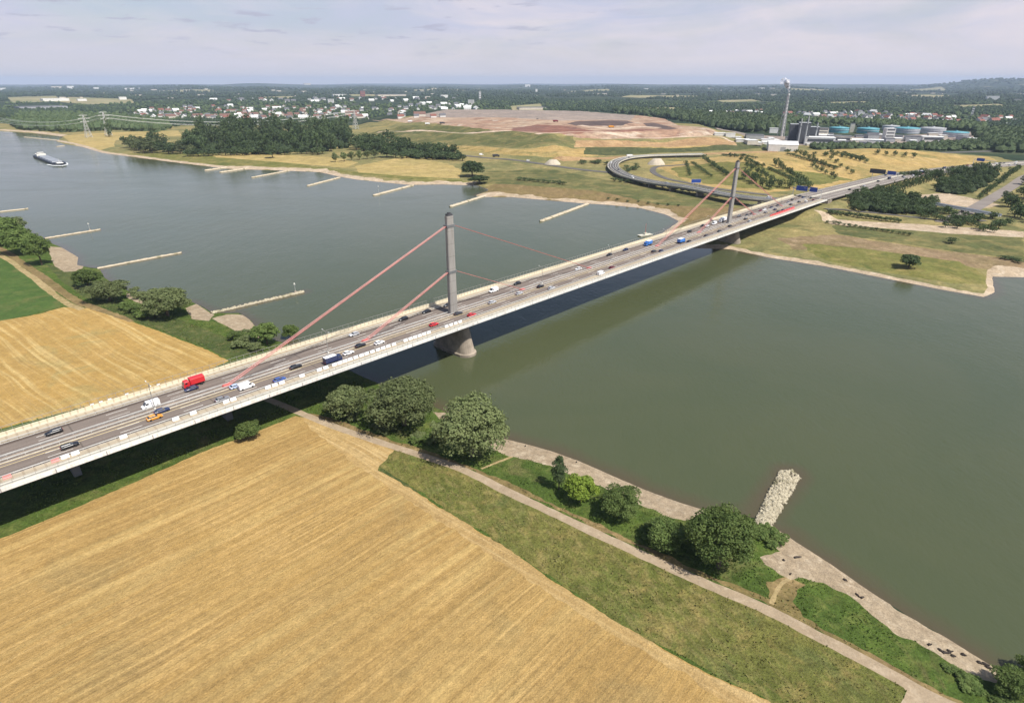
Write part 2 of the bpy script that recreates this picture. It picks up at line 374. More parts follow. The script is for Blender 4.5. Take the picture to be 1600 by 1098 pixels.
for bx, by in ((914,319),(767,305),(644,291),(529,278),(451,268),(389,264),(353,263)):
    q = gp(bx, by, 0); zone('beach', 'palesand', [(q[0] + 17 * math.cos(t), q[1] + 11 * math.sin(t)) for t in [2 * PI * k / 12 for k in range(12)]], 3)
# near bank beyond the bridge
zone('wheat_field', 'wheat_b', pix((-160,500),(0,501),(60,490),(100,479),(140,480),(200,500),(270,525),(330,547),(356,562),(300,590),(200,617),(0,670),(-200,725)), .8)
zone('green_field', 'clover', pix((-160,372),(0,394),(45,428),(88,462),(98,470),(90,480),(40,493),(0,501),(-160,520)), .8)
zone('field_verge', 'browngrass', ribbon([(-80,350),(0,388),(60,428),(115,466),(150,480),(210,500)], 5.0), .8)
zone('farm_track', 'wheatpale', ribbon([(-80,362),(0,398),(50,432),(100,470),(128,482)], 3.6), .5)
zone('grass_verge', 'tallgrass', pix((118,414),(150,440),(200,470),(290,500),(380,535),(410,545),(390,552),(350,556),(330,545),(270,522),(200,496),(150,476),(100,440),(70,410)), 1.0)
# near bank, camera side of the bridge
zone('stubble_field', 'wheat', pix((-320,972),(0,841),(100,801),(200,757),(300,713),(380,681),(440,658),(462,648),(500,656),(560,682),(620,702),(592,729),(640,758),(690,793),(790,853),(860,903),(960,968),(1040,1013),(1120,1057),(1200,1093),(1300,1160)) + [(120, 30), (-200, 20)], .5)
zone('stubble_headland', 'wheat_head', pix((466,648),(500,657),(560,683),(619,703),(592,730),(640,759),(690,794),(790,854),(860,904),(960,969),(1040,1014),(1120,1058),(1210,1100),(1150,1110),(1060,1050),(960,990),(860,930),(760,862),(690,815),(630,775),(565,730),(500,680)), 1.0)
zone('meadow_strip', 'meadow', pix((622,696),(700,722),(760,750),(850,795),(1000,864),(1100,910),(1200,952),(1300,1001),(1395,1050),(1416,1074),(1408,1100),(1400,1140),(1300,1150),(1202,1092),(1120,1056),(1040,1012),(960,967),(860,902),(790,852),(690,792),(640,757),(593,728)), .9)
zone('meadow_edge', 'tallgrass', ribbon([(593,731),(640,759),(690,794),(790,854),(860,904),(960,969),(1040,1014),(1120,1058),(1205,1096)], .7), .7)
zone('dry_verge', 'browngrass', ribbon([(470,642),(510,652),(600,684),(700,715),(800,758),(900,803),(1000,850),(1100,896),(1200,936),(1300,988),(1400,1040),(1460,1072),(1520,1105)], (2.0, 1.6), smooth=True), .9)
zone('dry_verge', 'browngrass', pix((1200,905),(1230,895),(1262,905),(1240,935),(1265,975),(1330,1000),(1300,1010),(1230,965),(1205,945)), .9)
zone('trodden_path', 'wheatpale', ribbon([(1206,940),(1214,920),(1224,905),(1236,898)], 1.0), .2)
zone('trodden_path', 'wheatpale', ribbon([(752,729),(775,718),(801,706)], .9), .2)
zone('beach', 'gravel', pix((72,380),(97,380),(130,399),(128,413),(118,420),(100,422),(84,412)), .6)
zone('beach', 'gravel', pix((288,476),(305,466),(334,484),(326,498),(300,495)), .6)
zone('beach', 'gravel', pix((330,493),(352,484),(380,482),(408,510),(398,530),(372,514),(345,501)), .6)
zone('beach', 'gravel', pix((196,450),(228,455),(266,463),(262,476),(220,471),(196,460)), .6)
zone('beach', 'gravel', pix((676,634),(694,632),(704,640),(716,646),(700,650),(690,648)), .5)
zone('beach', 'gravel', [gp(x, y, 0) for x, y in [(735,660),(782,682),(820,691),(860,702),(905,718),(950,738),(1010,764),(1066,783),(1105,796)]] + pix((1085,800),(1070,804),(1046,798),(1000,779),(960,759),(930,749),(895,735),(860,719),(828,711),(800,705),(775,697),(740,682)), 1.0)
zone('beach', 'gravel', [gp(x, y, 0) for x, y in [(1170,804),(1208,820),(1242,842),(1302,880),(1362,922),(1422,961),(1482,995),(1542,1032),(1570,1054)]] + pix((1560,1052),(1520,1042),(1470,1009),(1400,977),(1335,921),(1300,906),(1262,898),(1236,898),(1222,890),(1198,874),(1190,864),(1222,853),(1208,838)), 1.1)
zone('dirt_path', 'path', ribbon([(330,585),(400,615),(440,631),(480,648),(520,664),(600,691),(700,722),(750,744),(800,769),(900,815),(1000,862),(1100,908),(1200,950),(1300,1000),(1400,1052),(1450,1080),(1520,1112)], (3.0, 3.3)), .18)
zone('dirt_path', 'path', pix((1400,1050),(1425,1058),(1480,1085),(1530,1110),(1500,1140),(1400,1140),(1408,1098),(1418,1076)), .15)

MATS = {
 'orangesoil': soil('orange_cut', (.34,.22,.11), (.29,.185,.095), (.40,.28,.15), big=.015, mid=.05, fine=.25),
 'palefield': soil('pale_field', (.27,.235,.13), (.20,.20,.10), (.33,.28,.16), big=.002, mid=.006, fine=.03, bump=0),
 'drygrass': soil('dry_grass', (.235,.195,.080), (.145,.145,.060), (.29,.23,.10), big=.008, mid=.05, fine=.5, c4=(.115,.12,.048)),
 'lush': soil('lush_grass', (.074,.112,.022), (.058,.092,.019), (.118,.138,.036), big=.03, mid=.2, fine=1.5, fv=.4, bump=1.0, c4=(.125,.125,.045)),
 'country': soil('countryside', (.030,.048,.024), (.022,.036,.020), (.075,.085,.042), big=.0009, mid=.004, fine=.05, bump=0, speck=((.22,.20,.13), .0016, .62)),
 'riverbed': soil('riverbed', (.10,.08,.05), (.08,.07,.045), (.12,.10,.06), bump=0),
 'greengrass': soil('green_grass', (.125,.130,.036), (.160,.150,.048), (.23,.19,.07), big=.02, mid=.06, fine=.5, c4=(.085,.10,.03)),
 'farfield': soil('far_stubble', (.36,.27,.105), (.30,.24,.095), (.40,.30,.13), big=.01, mid=.04, fine=.4),
 'browngrass': soil('brown_grass', (.19,.135,.065), (.16,.125,.05), (.25,.18,.085), big=.03, mid=.2, fine=.9),
 'drygreen': soil('dry_green', (.125,.125,.048), (.082,.092,.034), (.20,.165,.068), big=.014, mid=.05, fine=.35, c4=(.066,.080,.030), stripe=[(8, 18, (.24,.19,.08), .5, 140)]),
 'ochregrass': soil('ochre_grass', (.36,.25,.095), (.27,.205,.075), (.40,.285,.125), big=.012, mid=.05, fine=.4, c4=(.17,.155,.055), stripe=[(8, 15, (.42,.31,.14), .5, 120)]),
 'lushfar': soil('far_green', (.075,.085,.035), (.060,.070,.03), (.12,.115,.05), big=.02, mid=.08, fine=.3),
 'redsoil': soil('red_soil', (.31,.195,.130), (.40,.305,.215), (.20,.120,.085), big=.012, mid=.03, fine=.12, c4=(.46,.39,.31), stripe=[(12, 14, (.24,.14,.10), .7, 120)]),
 'darksoil': soil('dark_soil', (.085,.065,.060), (.11,.08,.07), (.14,.10,.08), big=.02, mid=.05, fine=.2),
 'deepred': soil('deep_red_soil', (.21,.095,.065), (.17,.10,.08), (.27,.14,.10), big=.008, mid=.03, fine=.15),
 'palesoil': soil('pale_soil', (.50,.39,.29), (.42,.31,.23), (.55,.45,.35), big=.02, mid=.06, fine=.2),
 'greysoil': soil('grey_soil', (.27,.22,.185), (.22,.185,.16), (.33,.26,.21), big=.006, mid=.03, fine=.15),
 'brownsoil': soil('brown_soil', (.22,.155,.09), (.19,.145,.075), (.27,.20,.12), big=.03, mid=.09, fine=.5),
 'palesand': soil('pale_sand', (.42,.33,.235), (.36,.28,.19), (.48,.40,.30), big=.03, mid=.15, fine=.7),
 'gravel': soil('river_gravel', (.33,.262,.178), (.285,.222,.148), (.395,.325,.232), big=.05, mid=.35, fine=2.6, fv=.34, speck=((.14,.115,.08), 1.2, .73)),
 'wheat': soil('stubble', (.365,.235,.082), (.330,.212,.076), (.395,.260,.098), big=.015, mid=.07, fine=2.4, fv=.22, bump=.8, c4=(.295,.205,.082),
    stripe=[(47, 1.15, (.52,.35,.140), .85, 90), (47, .62, (.25,.165,.065), .75, 45), (47, 4.2, (.54,.385,.155), .75, 130), (49, 13, (.26,.18,.07), .28, 120), (47, 2.1, (.23,.16,.06), .38, 70)]),
 'wheat_head': soil('stubble_headland_straw', (.39,.265,.11), (.345,.23,.095), (.43,.30,.13), big=.03, mid=.12, fine=2.0, fv=.22, bump=.8,
    stripe=[(-38, 1.3, (.53,.39,.19), .8, 40), (-38, .7, (.30,.21,.085), .6, 25)]),
 'wheat_b': soil('ripe_wheat', (.37,.238,.076), (.33,.215,.070), (.40,.262,.092), big=.02, mid=.08, fine=1.4, fv=.2, bump=.6, c4=(.31,.235,.09),
    stripe=[(-37, 2.2, (.56,.42,.185), .8, 90), (-37, 1.0, (.29,.195,.075), .7, 60)]),
 'wheatpale': soil('trodden_straw', (.33,.25,.125), (.27,.21,.095), (.38,.30,.16), big=.05, mid=.3, fine=1.5),
 'clover': soil('green_crop', (.062,.105,.026), (.050,.090,.022), (.085,.120,.032), big=.03, mid=.12, fine=.8, fv=.18, c4=(.11,.12,.04), stripe=[(-30, 2.0, (.075,.120,.032), .5, 30)]),
 'tallgrass': soil('tall_grass', (.078,.095,.030), (.055,.075,.024), (.125,.120,.045), big=.05, mid=.25, fine=1.2, bump=1.0),
 'meadow': soil('dry_meadow', (.100,.116,.028), (.150,.142,.040), (.225,.180,.062), big=.022, mid=.16, fine=1.8, fv=.42, bump=1.0, c4=(.105,.12,.036), stripe=[(118, 1.6, (.25,.205,.085), .5, 5)]),
 'path': soil('dirt', (.335,.262,.178), (.30,.232,.155), (.38,.305,.215), big=.05, mid=.4, fine=2.0, fv=.14, bump=.3),
}
# ---- constrained triangulation of polar grid + zone outlines
t_start = time.time()
pts = []; rr = 32.0; k = 0
while rr < 35000:
    na = 240 if rr < 4000 else 150
    off = (k % 2) * .5
    for i in range(na + 1):
        a = R(-60 + 120 * (i + off) / na); q = rr * (1 + .003 * math.sin(i * 12.9898 + k * 78.233))
        pts.append((q * math.sin(a), q * math.cos(a)))
    rr *= 1.0165 if rr < 3000 else 1.035; k += 1
faces = []
for (nm, mt, poly, amp) in Z:
    ar = sum(a[0] * b[1] - b[0] * a[1] for a, b in zip(poly, poly[1:] + poly[:1]))
    jp = jag(poly if ar > 0 else poly[::-1], amp); b0 = len(pts); pts += jp; faces.append(list(range(b0, b0 + len(jp))))
V2, _, F, _, _, OF = delaunay_2d_cdt([Vector(p) for p in pts], [], faces, 0, 1e-5)
V2 = np.array([(v.x, v.y) for v in V2]); HZ = height(V2)
HZ = HZ + np.where(HZ > 2.6, .22, .04) * np.array([noise.noise(Vector((p[0] * .05, p[1] * .05, 0))) + .5 * noise.noise(Vector((p[0] * .2, p[1] * .2, 4))) for p in V2])
V3 = np.column_stack([V2, HZ])
zi = np.array([max(o) if o else -1 for o in OF]); F = np.array([tuple(f) for f in F])
keyof = {}
for i, (nm, mt, poly, amp) in enumerate(Z): keyof.setdefault((nm, mt), []).append(i)
def zone_obj(nm, mt, sel):
    f = F[sel]
    if not len(f): return
    u, inv = np.unique(f, return_inverse=True)
    tag(link(nm, np_mesh(nm, V3[u], inv.reshape(f.shape), MATS[mt], smooth=True)), kind='structure')
zone_obj('countryside', 'country', zi == -1)
for (nm, mt), ids in keyof.items(): zone_obj(nm, mt, np.isin(zi, ids))
print('terrain', len(V3), len(F), round(time.time() - t_start, 1))

# ------------------------------------------------------------------ water
def water_mat():
    b = NB('river_water'); p = b.pos()
    at = b.new('ShaderNodeAttribute', attribute_name='depth'); d = at.outputs['Fac']
    n = b.noise(p, .012, 4, .6, .8)
    deep = b.mix(b.rng(n, .35, .65), (.063,.075,.036), (.071,.080,.039))
    n2 = b.noise(p, .09, 4, .6); dd = b.math('ADD', d, b.rng(n2, .3, .7, -1.2, 1.2))
    shal = b.mix(b.rng(dd, 0.0, 7.0), (.080,.064,.038), deep)
    mp = b.mapping(p, rot=(0, 0, R(25)), scale=(1, .55, 1))
    h1 = b.noise(mp, .55, 4, .6); h2 = b.noise(mp, .10, 3, .5)
    calm = b.rng(b.noise(p, .006, 3, .5), .38, .62, .45, 1.0)
    b.bump(b.math('MULTIPLY', b.math('ADD', h1, b.math('MULTIPLY', h2, 1.4)), calm), .42, .40)
    b.b.inputs['IOR'].default_value = 1.33
    wr = b.noise(b.mapping(p, rot=(0, 0, R(40)), scale=(.35, 1, 1)), .014, 4, .6, .8)
    return b.done(shal, b.rng(wr, .35, .65, .035, .16), 0, .5)
WM = water_mat()
wp = []; rr = 60.0
while rr < 9000:
    wp += [(rr * math.sin(R(-60 + 120 * i / 300)), rr * math.cos(R(-60 + 120 * i / 300))) for i in range(301)]; rr *= 1.012
wp = np.array(wp); na = 301; nr = len(wp) // na
s = sdf(wp, WATER); keep = s > -25
idx = np.arange(nr * na).reshape(nr, na)
q = np.stack([idx[:-1, :-1], idx[:-1, 1:], idx[1:, 1:], idx[1:, :-1]], -1).reshape(-1, 4)[:, ::-1]
q = q[keep[q].any(1)]
u, inv = np.unique(q, return_inverse=True)
me = np_mesh('river', np.column_stack([wp[u], np.zeros(len(u))]), inv.reshape(q.shape), WM, smooth=True)
for ga, gb, gw in (((1184,810), (1236,740), 3.2), ((330,490), (476,456), 2), ((152,420), (284,395), 2), ((70,373), (157,359), 2)):
    s = np.minimum(s, np.maximum(pldist(wp, [gp(*ga, 0), gp(*gb, 0)]) - gw, 0) * 1.3 + 1.0)
a = me.attributes.new('depth', 'FLOAT', 'POINT'); a.data.foreach_set('value', s[u].astype(np.float32))
tag(link('river', me), kind='structure')
# ------------------------------------------------------------------ bridge (local frame: x along the deck, y = towards the far side, z up)
BRZ = math.atan2(DV[1], DV[0])
bridge = empty('cable_stayed_bridge', (T0[0], T0[1], 0), BRZ, 'long steel road bridge hung from two grey pylons by pink cables, crossing the wide river', 'bridge')
def dzl(s): return deck_z(s)
S0 = -300.0
SS = [S0 + 7.5 * i for i in range(int((S_END - S0) / 7.5) + 1)]
def sweep(prof, stations=SS, m=0, mb=None, smooth=False):
    """prof: closed polygon of (t, z) ; t positive towards the near side"""
    mb = mb or MB()
    return mb.loft([[(s, -t, dzl(s) + z) for t, z in prof] for s in stations], m, smooth)
def asphalt(name, lane=True):
    b = NB(name); p = b.objco(); sp = b.new('ShaderNodeSeparateXYZ'); b.set(sp.inputs[0], p)
    n = b.noise(b.mapping(p, scale=(.04, 1.1, 1)), 1.0, 5, .6); col = b.mix(b.rng(n, .32, .68), (.150,.122,.103), (.205,.170,.145))
    ay = b.math('ABSOLUTE', sp.outputs[1])
    n2 = b.noise(b.mapping(p, scale=(.02, .4, 1)), 1.0, 3)
    edge = b.math('MULTIPLY', b.rng(ay, 8.2, 9.0), b.rng(ay, 10.2, 10.6, 1, 0)); col = b.mix(b.math('MULTIPLY', edge, b.rng(n2, .3, .6, .35, .9)), col, (.075,.056,.046))
    g = b.noise(p, 2.5, 5, .7); col = b.mix(1.0, col, b.rng(g, .3, .7, .88, 1.12), 'MULTIPLY')
    jn = b.math('LESS_THAN', b.math('FRACT', b.math('MULTIPLY', sp.outputs[0], 1 / 37.0)), .012); col = b.mix(b.math('MULTIPLY', jn, .5), col, (.07,.06,.05))
    return b.done(col, .9, 0, .2)
def ribbed(name, c1, c2, per):
    b = NB(name); p = b.objco(); sp = b.new('ShaderNodeSeparateXYZ'); b.set(sp.inputs[0], p)
    st = b.math('LESS_THAN', b.math('FRACT', b.math('MULTIPLY', sp.outputs[0], 1 / per)), .22); n = b.noise(b.mapping(p, scale=(.05, .6, 1)), 1, 4)
    col = b.mix(b.math('MULTIPLY', st, .7), c1, c2); col = b.mix(1.0, col, b.rng(n, .3, .7, .8, 1.15), 'MULTIPLY')
    return b.done(col, .8, 0, .2)
def stained(name, c, per, axis, dirt):
    b = NB(name); p = b.objco(); sp = b.new('ShaderNodeSeparateXYZ'); b.set(sp.inputs[0], p)
    sc = (1.6, 1.6, .12) ; n = b.noise(b.mapping(p, scale=sc), 1.0, 5, .65); col = b.mix(b.rng(n, .48, .74, 0, .75), c, dirt)
    n2 = b.noise(p, .06, 3); col = b.mix(1.0, col, b.rng(n2, .3, .7, .84, 1.1), 'MULTIPLY')
    sm_ = b.math('LESS_THAN', b.math('FRACT', b.math('MULTIPLY', sp.outputs[axis], 1 / per)), .025); col = b.mix(b.math('MULTIPLY', sm_, .6), col, (.06,.055,.05))
    return b.done(col, .55, 0, .3)
M_ASP = asphalt('worn_asphalt'); M_WALK = ribbed('walkway_slabs', (.40,.34,.25), (.30,.24,.17), 2.5); M_WALK2 = plain('pale_concrete', (.56,.53,.44), .8, var=.14, scale=.3)
M_PARA = ribbed('parapet_panels', (.62,.56,.42), (.42,.36,.26), 2.0); M_FASC = stained('fascia_paint', (.74,.73,.70), 12.0, 0, (.45,.40,.33))
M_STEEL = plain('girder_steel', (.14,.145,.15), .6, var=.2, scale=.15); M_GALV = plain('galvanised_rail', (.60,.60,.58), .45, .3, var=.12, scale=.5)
M_PYL = stained('pylon_paint', (.30,.285,.265), 5.6, 2, (.20,.175,.15)); M_CABLE = plain('cable_paint', (.50,.13,.11), .5, var=.15, scale=.4)
M_CABLE2 = plain('cable_wrap_pale', (.60,.34,.31), .5, var=.12, scale=.4)
M_CONC = plain('pier_concrete', (.25,.21,.165), .85, var=.32, scale=.25); M_WHITE = plain('road_paint', (.72,.70,.64), .7, var=.2, scale=.8); M_YEL = plain('yellow_lane_tape', (.62,.50,.26), .7, var=.2, scale=.8)
M_DARK = plain('dark_metal', (.05,.05,.055), .6, var=.2); M_DKROOF = plain('dark_bitumen', (.07,.07,.075), .9, var=.2)
link('roadway', sweep([(-14.3, -.25), (14.3, -.25), (14.3, 0), (-14.3, 0)]).mesh('roadway', M_ASP), bridge)
mb = MB()
for a, b_ in ((-14.25, -10.55), (10.55, 13.4)): sweep([(a, .004), (b_, .004), (b_, .13), (a, .13)], mb=mb)
mb.build('cycle_path', M_WALK, bridge)
for a, b_ in ((-16.2, -14.31), (13.41, 16.2)): sweep([(a, -.3), (b_, -.3), (b_, .22), (a, .22)]).build('walkway', M_WALK2, bridge)
sweep([(-14.95, .224), (-14.65, .224), (-14.65, 1.45), (-14.95, 1.45)]).build('parapet', M_PARA, bridge)
sweep([(16.21, -.80), (16.45, -.80), (16.45, .30), (16.21, .30)]).build('fascia', M_FASC, bridge)
sweep([(-16.45, -1.05), (-16.21, -1.05), (-16.21, .34), (-16.45, .34)]).build('fascia', M_FASC, bridge)
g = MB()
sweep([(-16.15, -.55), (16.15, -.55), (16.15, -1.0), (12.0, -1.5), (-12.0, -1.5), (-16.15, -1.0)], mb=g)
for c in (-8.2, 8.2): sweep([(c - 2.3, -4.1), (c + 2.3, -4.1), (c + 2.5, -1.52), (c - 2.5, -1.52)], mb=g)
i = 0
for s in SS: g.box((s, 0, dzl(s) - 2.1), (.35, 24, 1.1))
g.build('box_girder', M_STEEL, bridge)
# rails
def rail(ts, posts, h, name, top=.12, parts=1, mat=M_GALV, mid=True):
    mb = MB()
    for t in ts:
        sweep([(t - .05, h - top), (t + .05, h - top), (t + .05, h), (t - .05, h)], mb=mb)
        if mid: sweep([(t - .04, h * .5), (t + .04, h * .5), (t + .04, h * .5 + .08), (t - .04, h * .5 + .08)], mb=mb)
        s = S0
        while s < S_END: mb.box((s, -t, dzl(s) + h / 2 - .05), (.09, .09, h - .1)); s += posts
    return mb.build(name, mat, bridge)
rail((-1.35, ), 4, .85, 'guard_rail', .34, mid=False); rail((1.35,), 4, .85, 'guard_rail', .34, mid=False)
rail((10.5,), 4, .75, 'guard_rail', .3, mid=False); rail((-10.5,), 4, .75, 'guard_rail', .2, mid=False)
rail((15.55,), 2.5, 1.25, 'railing', .1, mat=M_PYL); rail((-16.1,), 2.5, 2.7, 'railing', .08, mat=M_PYL)
mb = MB(); y = MB()
for t in (-10.2, -1.95): sweep([(t - .09, .004), (t + .09, .004), (t + .09, .012), (t - .09, .012)], mb=mb)
for t in (-7.45, -4.5, 4.5, 7.45):
    s = S0
    while s < S_END - 6:
        mb.hexa([(s, -t - .09, dzl(s) + .004), (s + 6, -t - .09, dzl(s + 6) + .004), (s + 6, -t + .09, dzl(s + 6) + .004), (s, -t + .09, dzl(s) + .004),
                 (s, -t - .09, dzl(s) + .012), (s + 6, -t - .09, dzl(s + 6) + .012), (s + 6, -t + .09, dzl(s + 6) + .012), (s, -t + .09, dzl(s) + .012)]); s += 18
for t in (1.9, 10.2): sweep([(t - .09, .004), (t + .09, .004), (t + .09, .012), (t - .09, .012)], mb=mb)
for t in (2.35, 4.15): sweep([(t - .13, .016), (t + .13, .016), (t + .13, .024), (t - .13, .024)], mb=y)
mb.build('lane_markings', M_WHITE, bridge); y.build('temporary_lane_line', M_YEL, bridge)
sweep([(-1.25, .002), (1.25, .002), (1.25, .10), (-1.25, .10)]).build('median_strip', plain('median_gravel', (.26,.21,.165), .9, var=.25, scale=.8), bridge)
# pylons
for s, top in ((0.0, 62.6), (SPAN, 61.0)):
    mb = MB(); zb = dzl(s) - .3
    def ring(w, l, z, b=.35): return [(s - l + b, -w, z), (s + l - b, -w, z), (s + l, -w + b, z), (s + l, w - b, z), (s + l - b, w, z), (s - l + b, w, z), (s - l, w - b, z), (s - l, -w + b, z)]
    mb.loft([ring(1.15, 2.15, zb), ring(1.1, 1.95, zb + 20), ring(1.05, 1.8, top)])
    py = mb.build('pylon', M_PYL, bridge)
    mb = MB().box((s, 0, top + .45), (3.0, 1.7, .9), taper=.85); mb.box((s, 0, top + 1.1), (1.2, 1.0, .5)); mb.build('pylon_cap', M_DARK, py)
    for zc in (58.3 - (s > 0) * 1.6, 37.8 - (s > 0) * 2.2):
        MB().box((s, 0, zc), (4.6, 2.5, 1.1)).build('cable_saddle', M_STEEL, py)
    for zc, ds in ((58.3 - (s > 0) * 1.6, 103.0), (37.8 - (s > 0) * 2.2, 47.0)):
        for sg in (-1, 1):
            cb = MB()
            e = s + sg * ds
            for t in (-.62, .62):
                for dt in (-.27, .27):
                    cb.tube((s + sg * 2.2, t * .55 + dt, zc), (e, t + dt, dzl(e) + .5), .085, m=0 if dt < 0 else 1)
            c_ = cb.build('stay_cable', [M_CABLE, M_CABLE2], bridge)
            MB().box((e, 0, dzl(e) + .45), (3.2, 2.2, .7), taper=.8).build('cable_anchor', M_CABLE, c_)
# piers
def river_pier(s, L, wd, z0):
    mb = MB()
    def ring(l, w, z, n=28):
        out = []
        for i in range(n):
            a = 2 * PI * i / n; ca, sa = math.cos(a), math.sin(a)
            x = w * abs(ca) ** .8 * (1 if ca >= 0 else -1); yy = (l - w) * (1 if sa >= 0 else -1) * min(1, abs(sa) * 3) + w * 1.25 * sa
            out.append((s + x, yy, z))
        return out
    zt = dzl(s) - 4.1
    mb.loft([ring(L + .8, wd + .8, z0), ring(L + .8, wd + .8, 1.1), ring(L + .1, wd + .1, 1.5), ring(L - 1.2, wd * .82, zt * .55), ring(L - 2.6, wd * .70, zt)], smooth=False)
    mb.build('pier', M_CONC, bridge)
river_pier(0, 10.7, 4.3, -3); river_pier(SPAN, 10.5, 4.0, -3)
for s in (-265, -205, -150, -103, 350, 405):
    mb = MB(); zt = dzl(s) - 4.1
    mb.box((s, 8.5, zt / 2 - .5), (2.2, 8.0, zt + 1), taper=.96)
    mb.build('pier', M_STEEL, bridge)  # dark girder colour on these land piers stands in for the under-deck shade
mb = MB(); e = S_END + 2; zt = dzl(e) - 1.6
mb.hexa([(e - 4, -16.3, 2), (e + 8, -16.3, 2), (e + 8, 16.3, 2), (e - 4, 16.3, 2), (e - 3, -16.3, zt), (e + 8, -16.3, zt), (e + 8, 16.3, zt), (e - 3, 16.3, zt)]).build('abutment', M_CONC, bridge)

def on_deck(x, y, off=.6):
    """(s, t) on the deck for a place in the photograph"""
    s = 0.0
    for _ in range(8):
        q = np.array(gp(x, y, deck_z(s) + off)) - T0; s = float(q @ DV)
    return s, float(q @ NV)
def deck_pt(s, t, z=0.0):
    p = T0 + DV * s + NV * t; return (float(p[0]), float(p[1]), deck_z(s) + z)

# ------------------------------------------------------------------ motorway beyond the bridge, slip roads
def road_ribbon(name, line, width, thick, mat, zoff=0.0, kind='structure', bank=0.0):
    mb = MB(); rings = []
    for i, p in enumerate(line):
        d = np.array(line[min(i + 1, len(line) - 1)][:2]) - np.array(line[max(i - 1, 0)][:2]); d = d / np.linalg.norm(d); n = np.array([d[1], -d[0]])
        a, b_ = p[:2] - n * width / 2, p[:2] + n * width / 2; z = p[2] + zoff
        rings.append([(a[0], a[1], z - thick), (b_[0], b_[1], z - thick), (b_[0], b_[1], z), (a[0], a[1], z)])
    mb.loft(rings); o = mb.build(name, mat)
    return tag(o, kind=kind)
def offset_line(line, off, z=0.0):
    out = []
    for i, p in enumerate(line):
        d = np.array(line[min(i + 1, len(line) - 1)][:2]) - np.array(line[max(i - 1, 0)][:2]); d = d / np.linalg.norm(d); n = np.array([d[1], -d[0]])
        q = p[:2] + n * off; out.append(np.array([q[0], q[1], p[2] + z]))
    return out
def wasp(name, c1, c2):
    b = NB(name); p = b.pos(); n = b.noise(p, .05, 5, .6); col = b.mix(b.rng(n, .35, .65), c1, c2)
    return b.done(col, .9, 0, .2)
M_ROAD = wasp('far_asphalt', (.19,.165,.145), (.235,.205,.18)); M_ROADD = wasp('dark_asphalt', (.10,.095,.09), (.13,.12,.11))
HWc = [np.array([*deck_pt(S_END - 1, 0)])] + [h for h in HW if (h[:2] - T0) @ DV > S_END + 6]
road_ribbon('motorway', HWc, 31, .9, M_ROAD, .02)
for off, wd in ((-14.6, .35), (-1.6, .3), (1.6, .3), (14.6, .35), (-7.9, .22), (7.9, .22)): road_ribbon('motorway_marking', offset_line(HWc, off), wd, .01, M_WHITE, .034)
for off in (0.0,): road_ribbon('motorway_median', offset_line(HWc, off), 1.6, .5, M_WALK2, .6)
RAMP = catmull([np.array([*gp(x, y, z), z]) for x, y, z in [(1290,309,13),(1235,312.5,12),(1200,311,11.4),(1150,306,11),(1075,292,10.4),(1025,285,9.5),(988,277,8.8),(968,269,8.2),(958,260.5,7.6),(962,252.5,7),(980,246.5,6.8),(1007,243.6,7),(1040,242.3,7.4),(1100,240.8,8)]], 7)
ramp = empty('slip_road_viaduct', (float(RAMP[40][0]), float(RAMP[40][1]), 0), 0, 'long curved slip road on a dark viaduct, sweeping round below the landfill', 'viaduct')
def kid(o, root=ramp):
    for k in ('kind',):
        if k in o: del o[k]
    o.parent = root; o.matrix_parent_inverse = Matrix.Translation(-Vector(root.location)); return o
kid(road_ribbon('roadway', RAMP, 15.5, .35, M_ROADD)); kid(road_ribbon('girder', RAMP, 12, 1.9, M_STEEL, -.36))
for off in (-7.6, 7.6): kid(road_ribbon('parapet', offset_line(RAMP, off), .35, 1.2, M_WALK2, .75))
kid(road_ribbon('median_rail', offset_line(RAMP, 0), .4, .6, M_GALV, .62))
for off in (-6.6, 6.6, -3.5, 3.5): kid(road_ribbon('lane_marking', offset_line(RAMP, off), .28, .01, M_WHITE, .02))
for i in range(6, len(RAMP) - 2, 5):
    p = RAMP[i]; d = RAMP[i + 1] - RAMP[i]; kid(MB().box((p[0], p[1], (p[2] - 2.2) / 2), (2.2, 9, max(1, p[2] - 2.3)), rz=math.atan2(d[1], d[0])).build('pier', M_CONC))
def ground_road(name, pixs, wd, mat=M_ROADD, zo=.35):
    L = catmull([np.array([*gt(x, y), 0]) for x, y in pixs], 8); hh = height([p[:2] for p in L])
    L = [np.array([p[0], p[1], h]) for p, h in zip(L, hh)]
    return road_ribbon(name, L, wd, .8, mat, zo)
ground_road('side_road', [(1200,305),(1125,296),(1078,287),(1048,281),(1030,275),(1020,268),(1024,261.5),(1042,259.5),(1075,257)], 8)
ground_road('side_road', [(690,239),(722,243),(760,247),(800,250),(850,257),(905,265),(955,270)], 11)
ground_road('side_road', [(1472,348),(1518,328),(1548,311),(1580,292),(1604,276),(1640,262)], 12, M_ROAD)
ground_road('side_road', [(1290,327),(1340,331),(1420,339),(1480,345),(1540,345)], 5, M_ROADD)
ground_road('side_road', [(1340,236),(1420,240),(1500,238),(1570,236),(1640,236)], 14, M_ROADD)
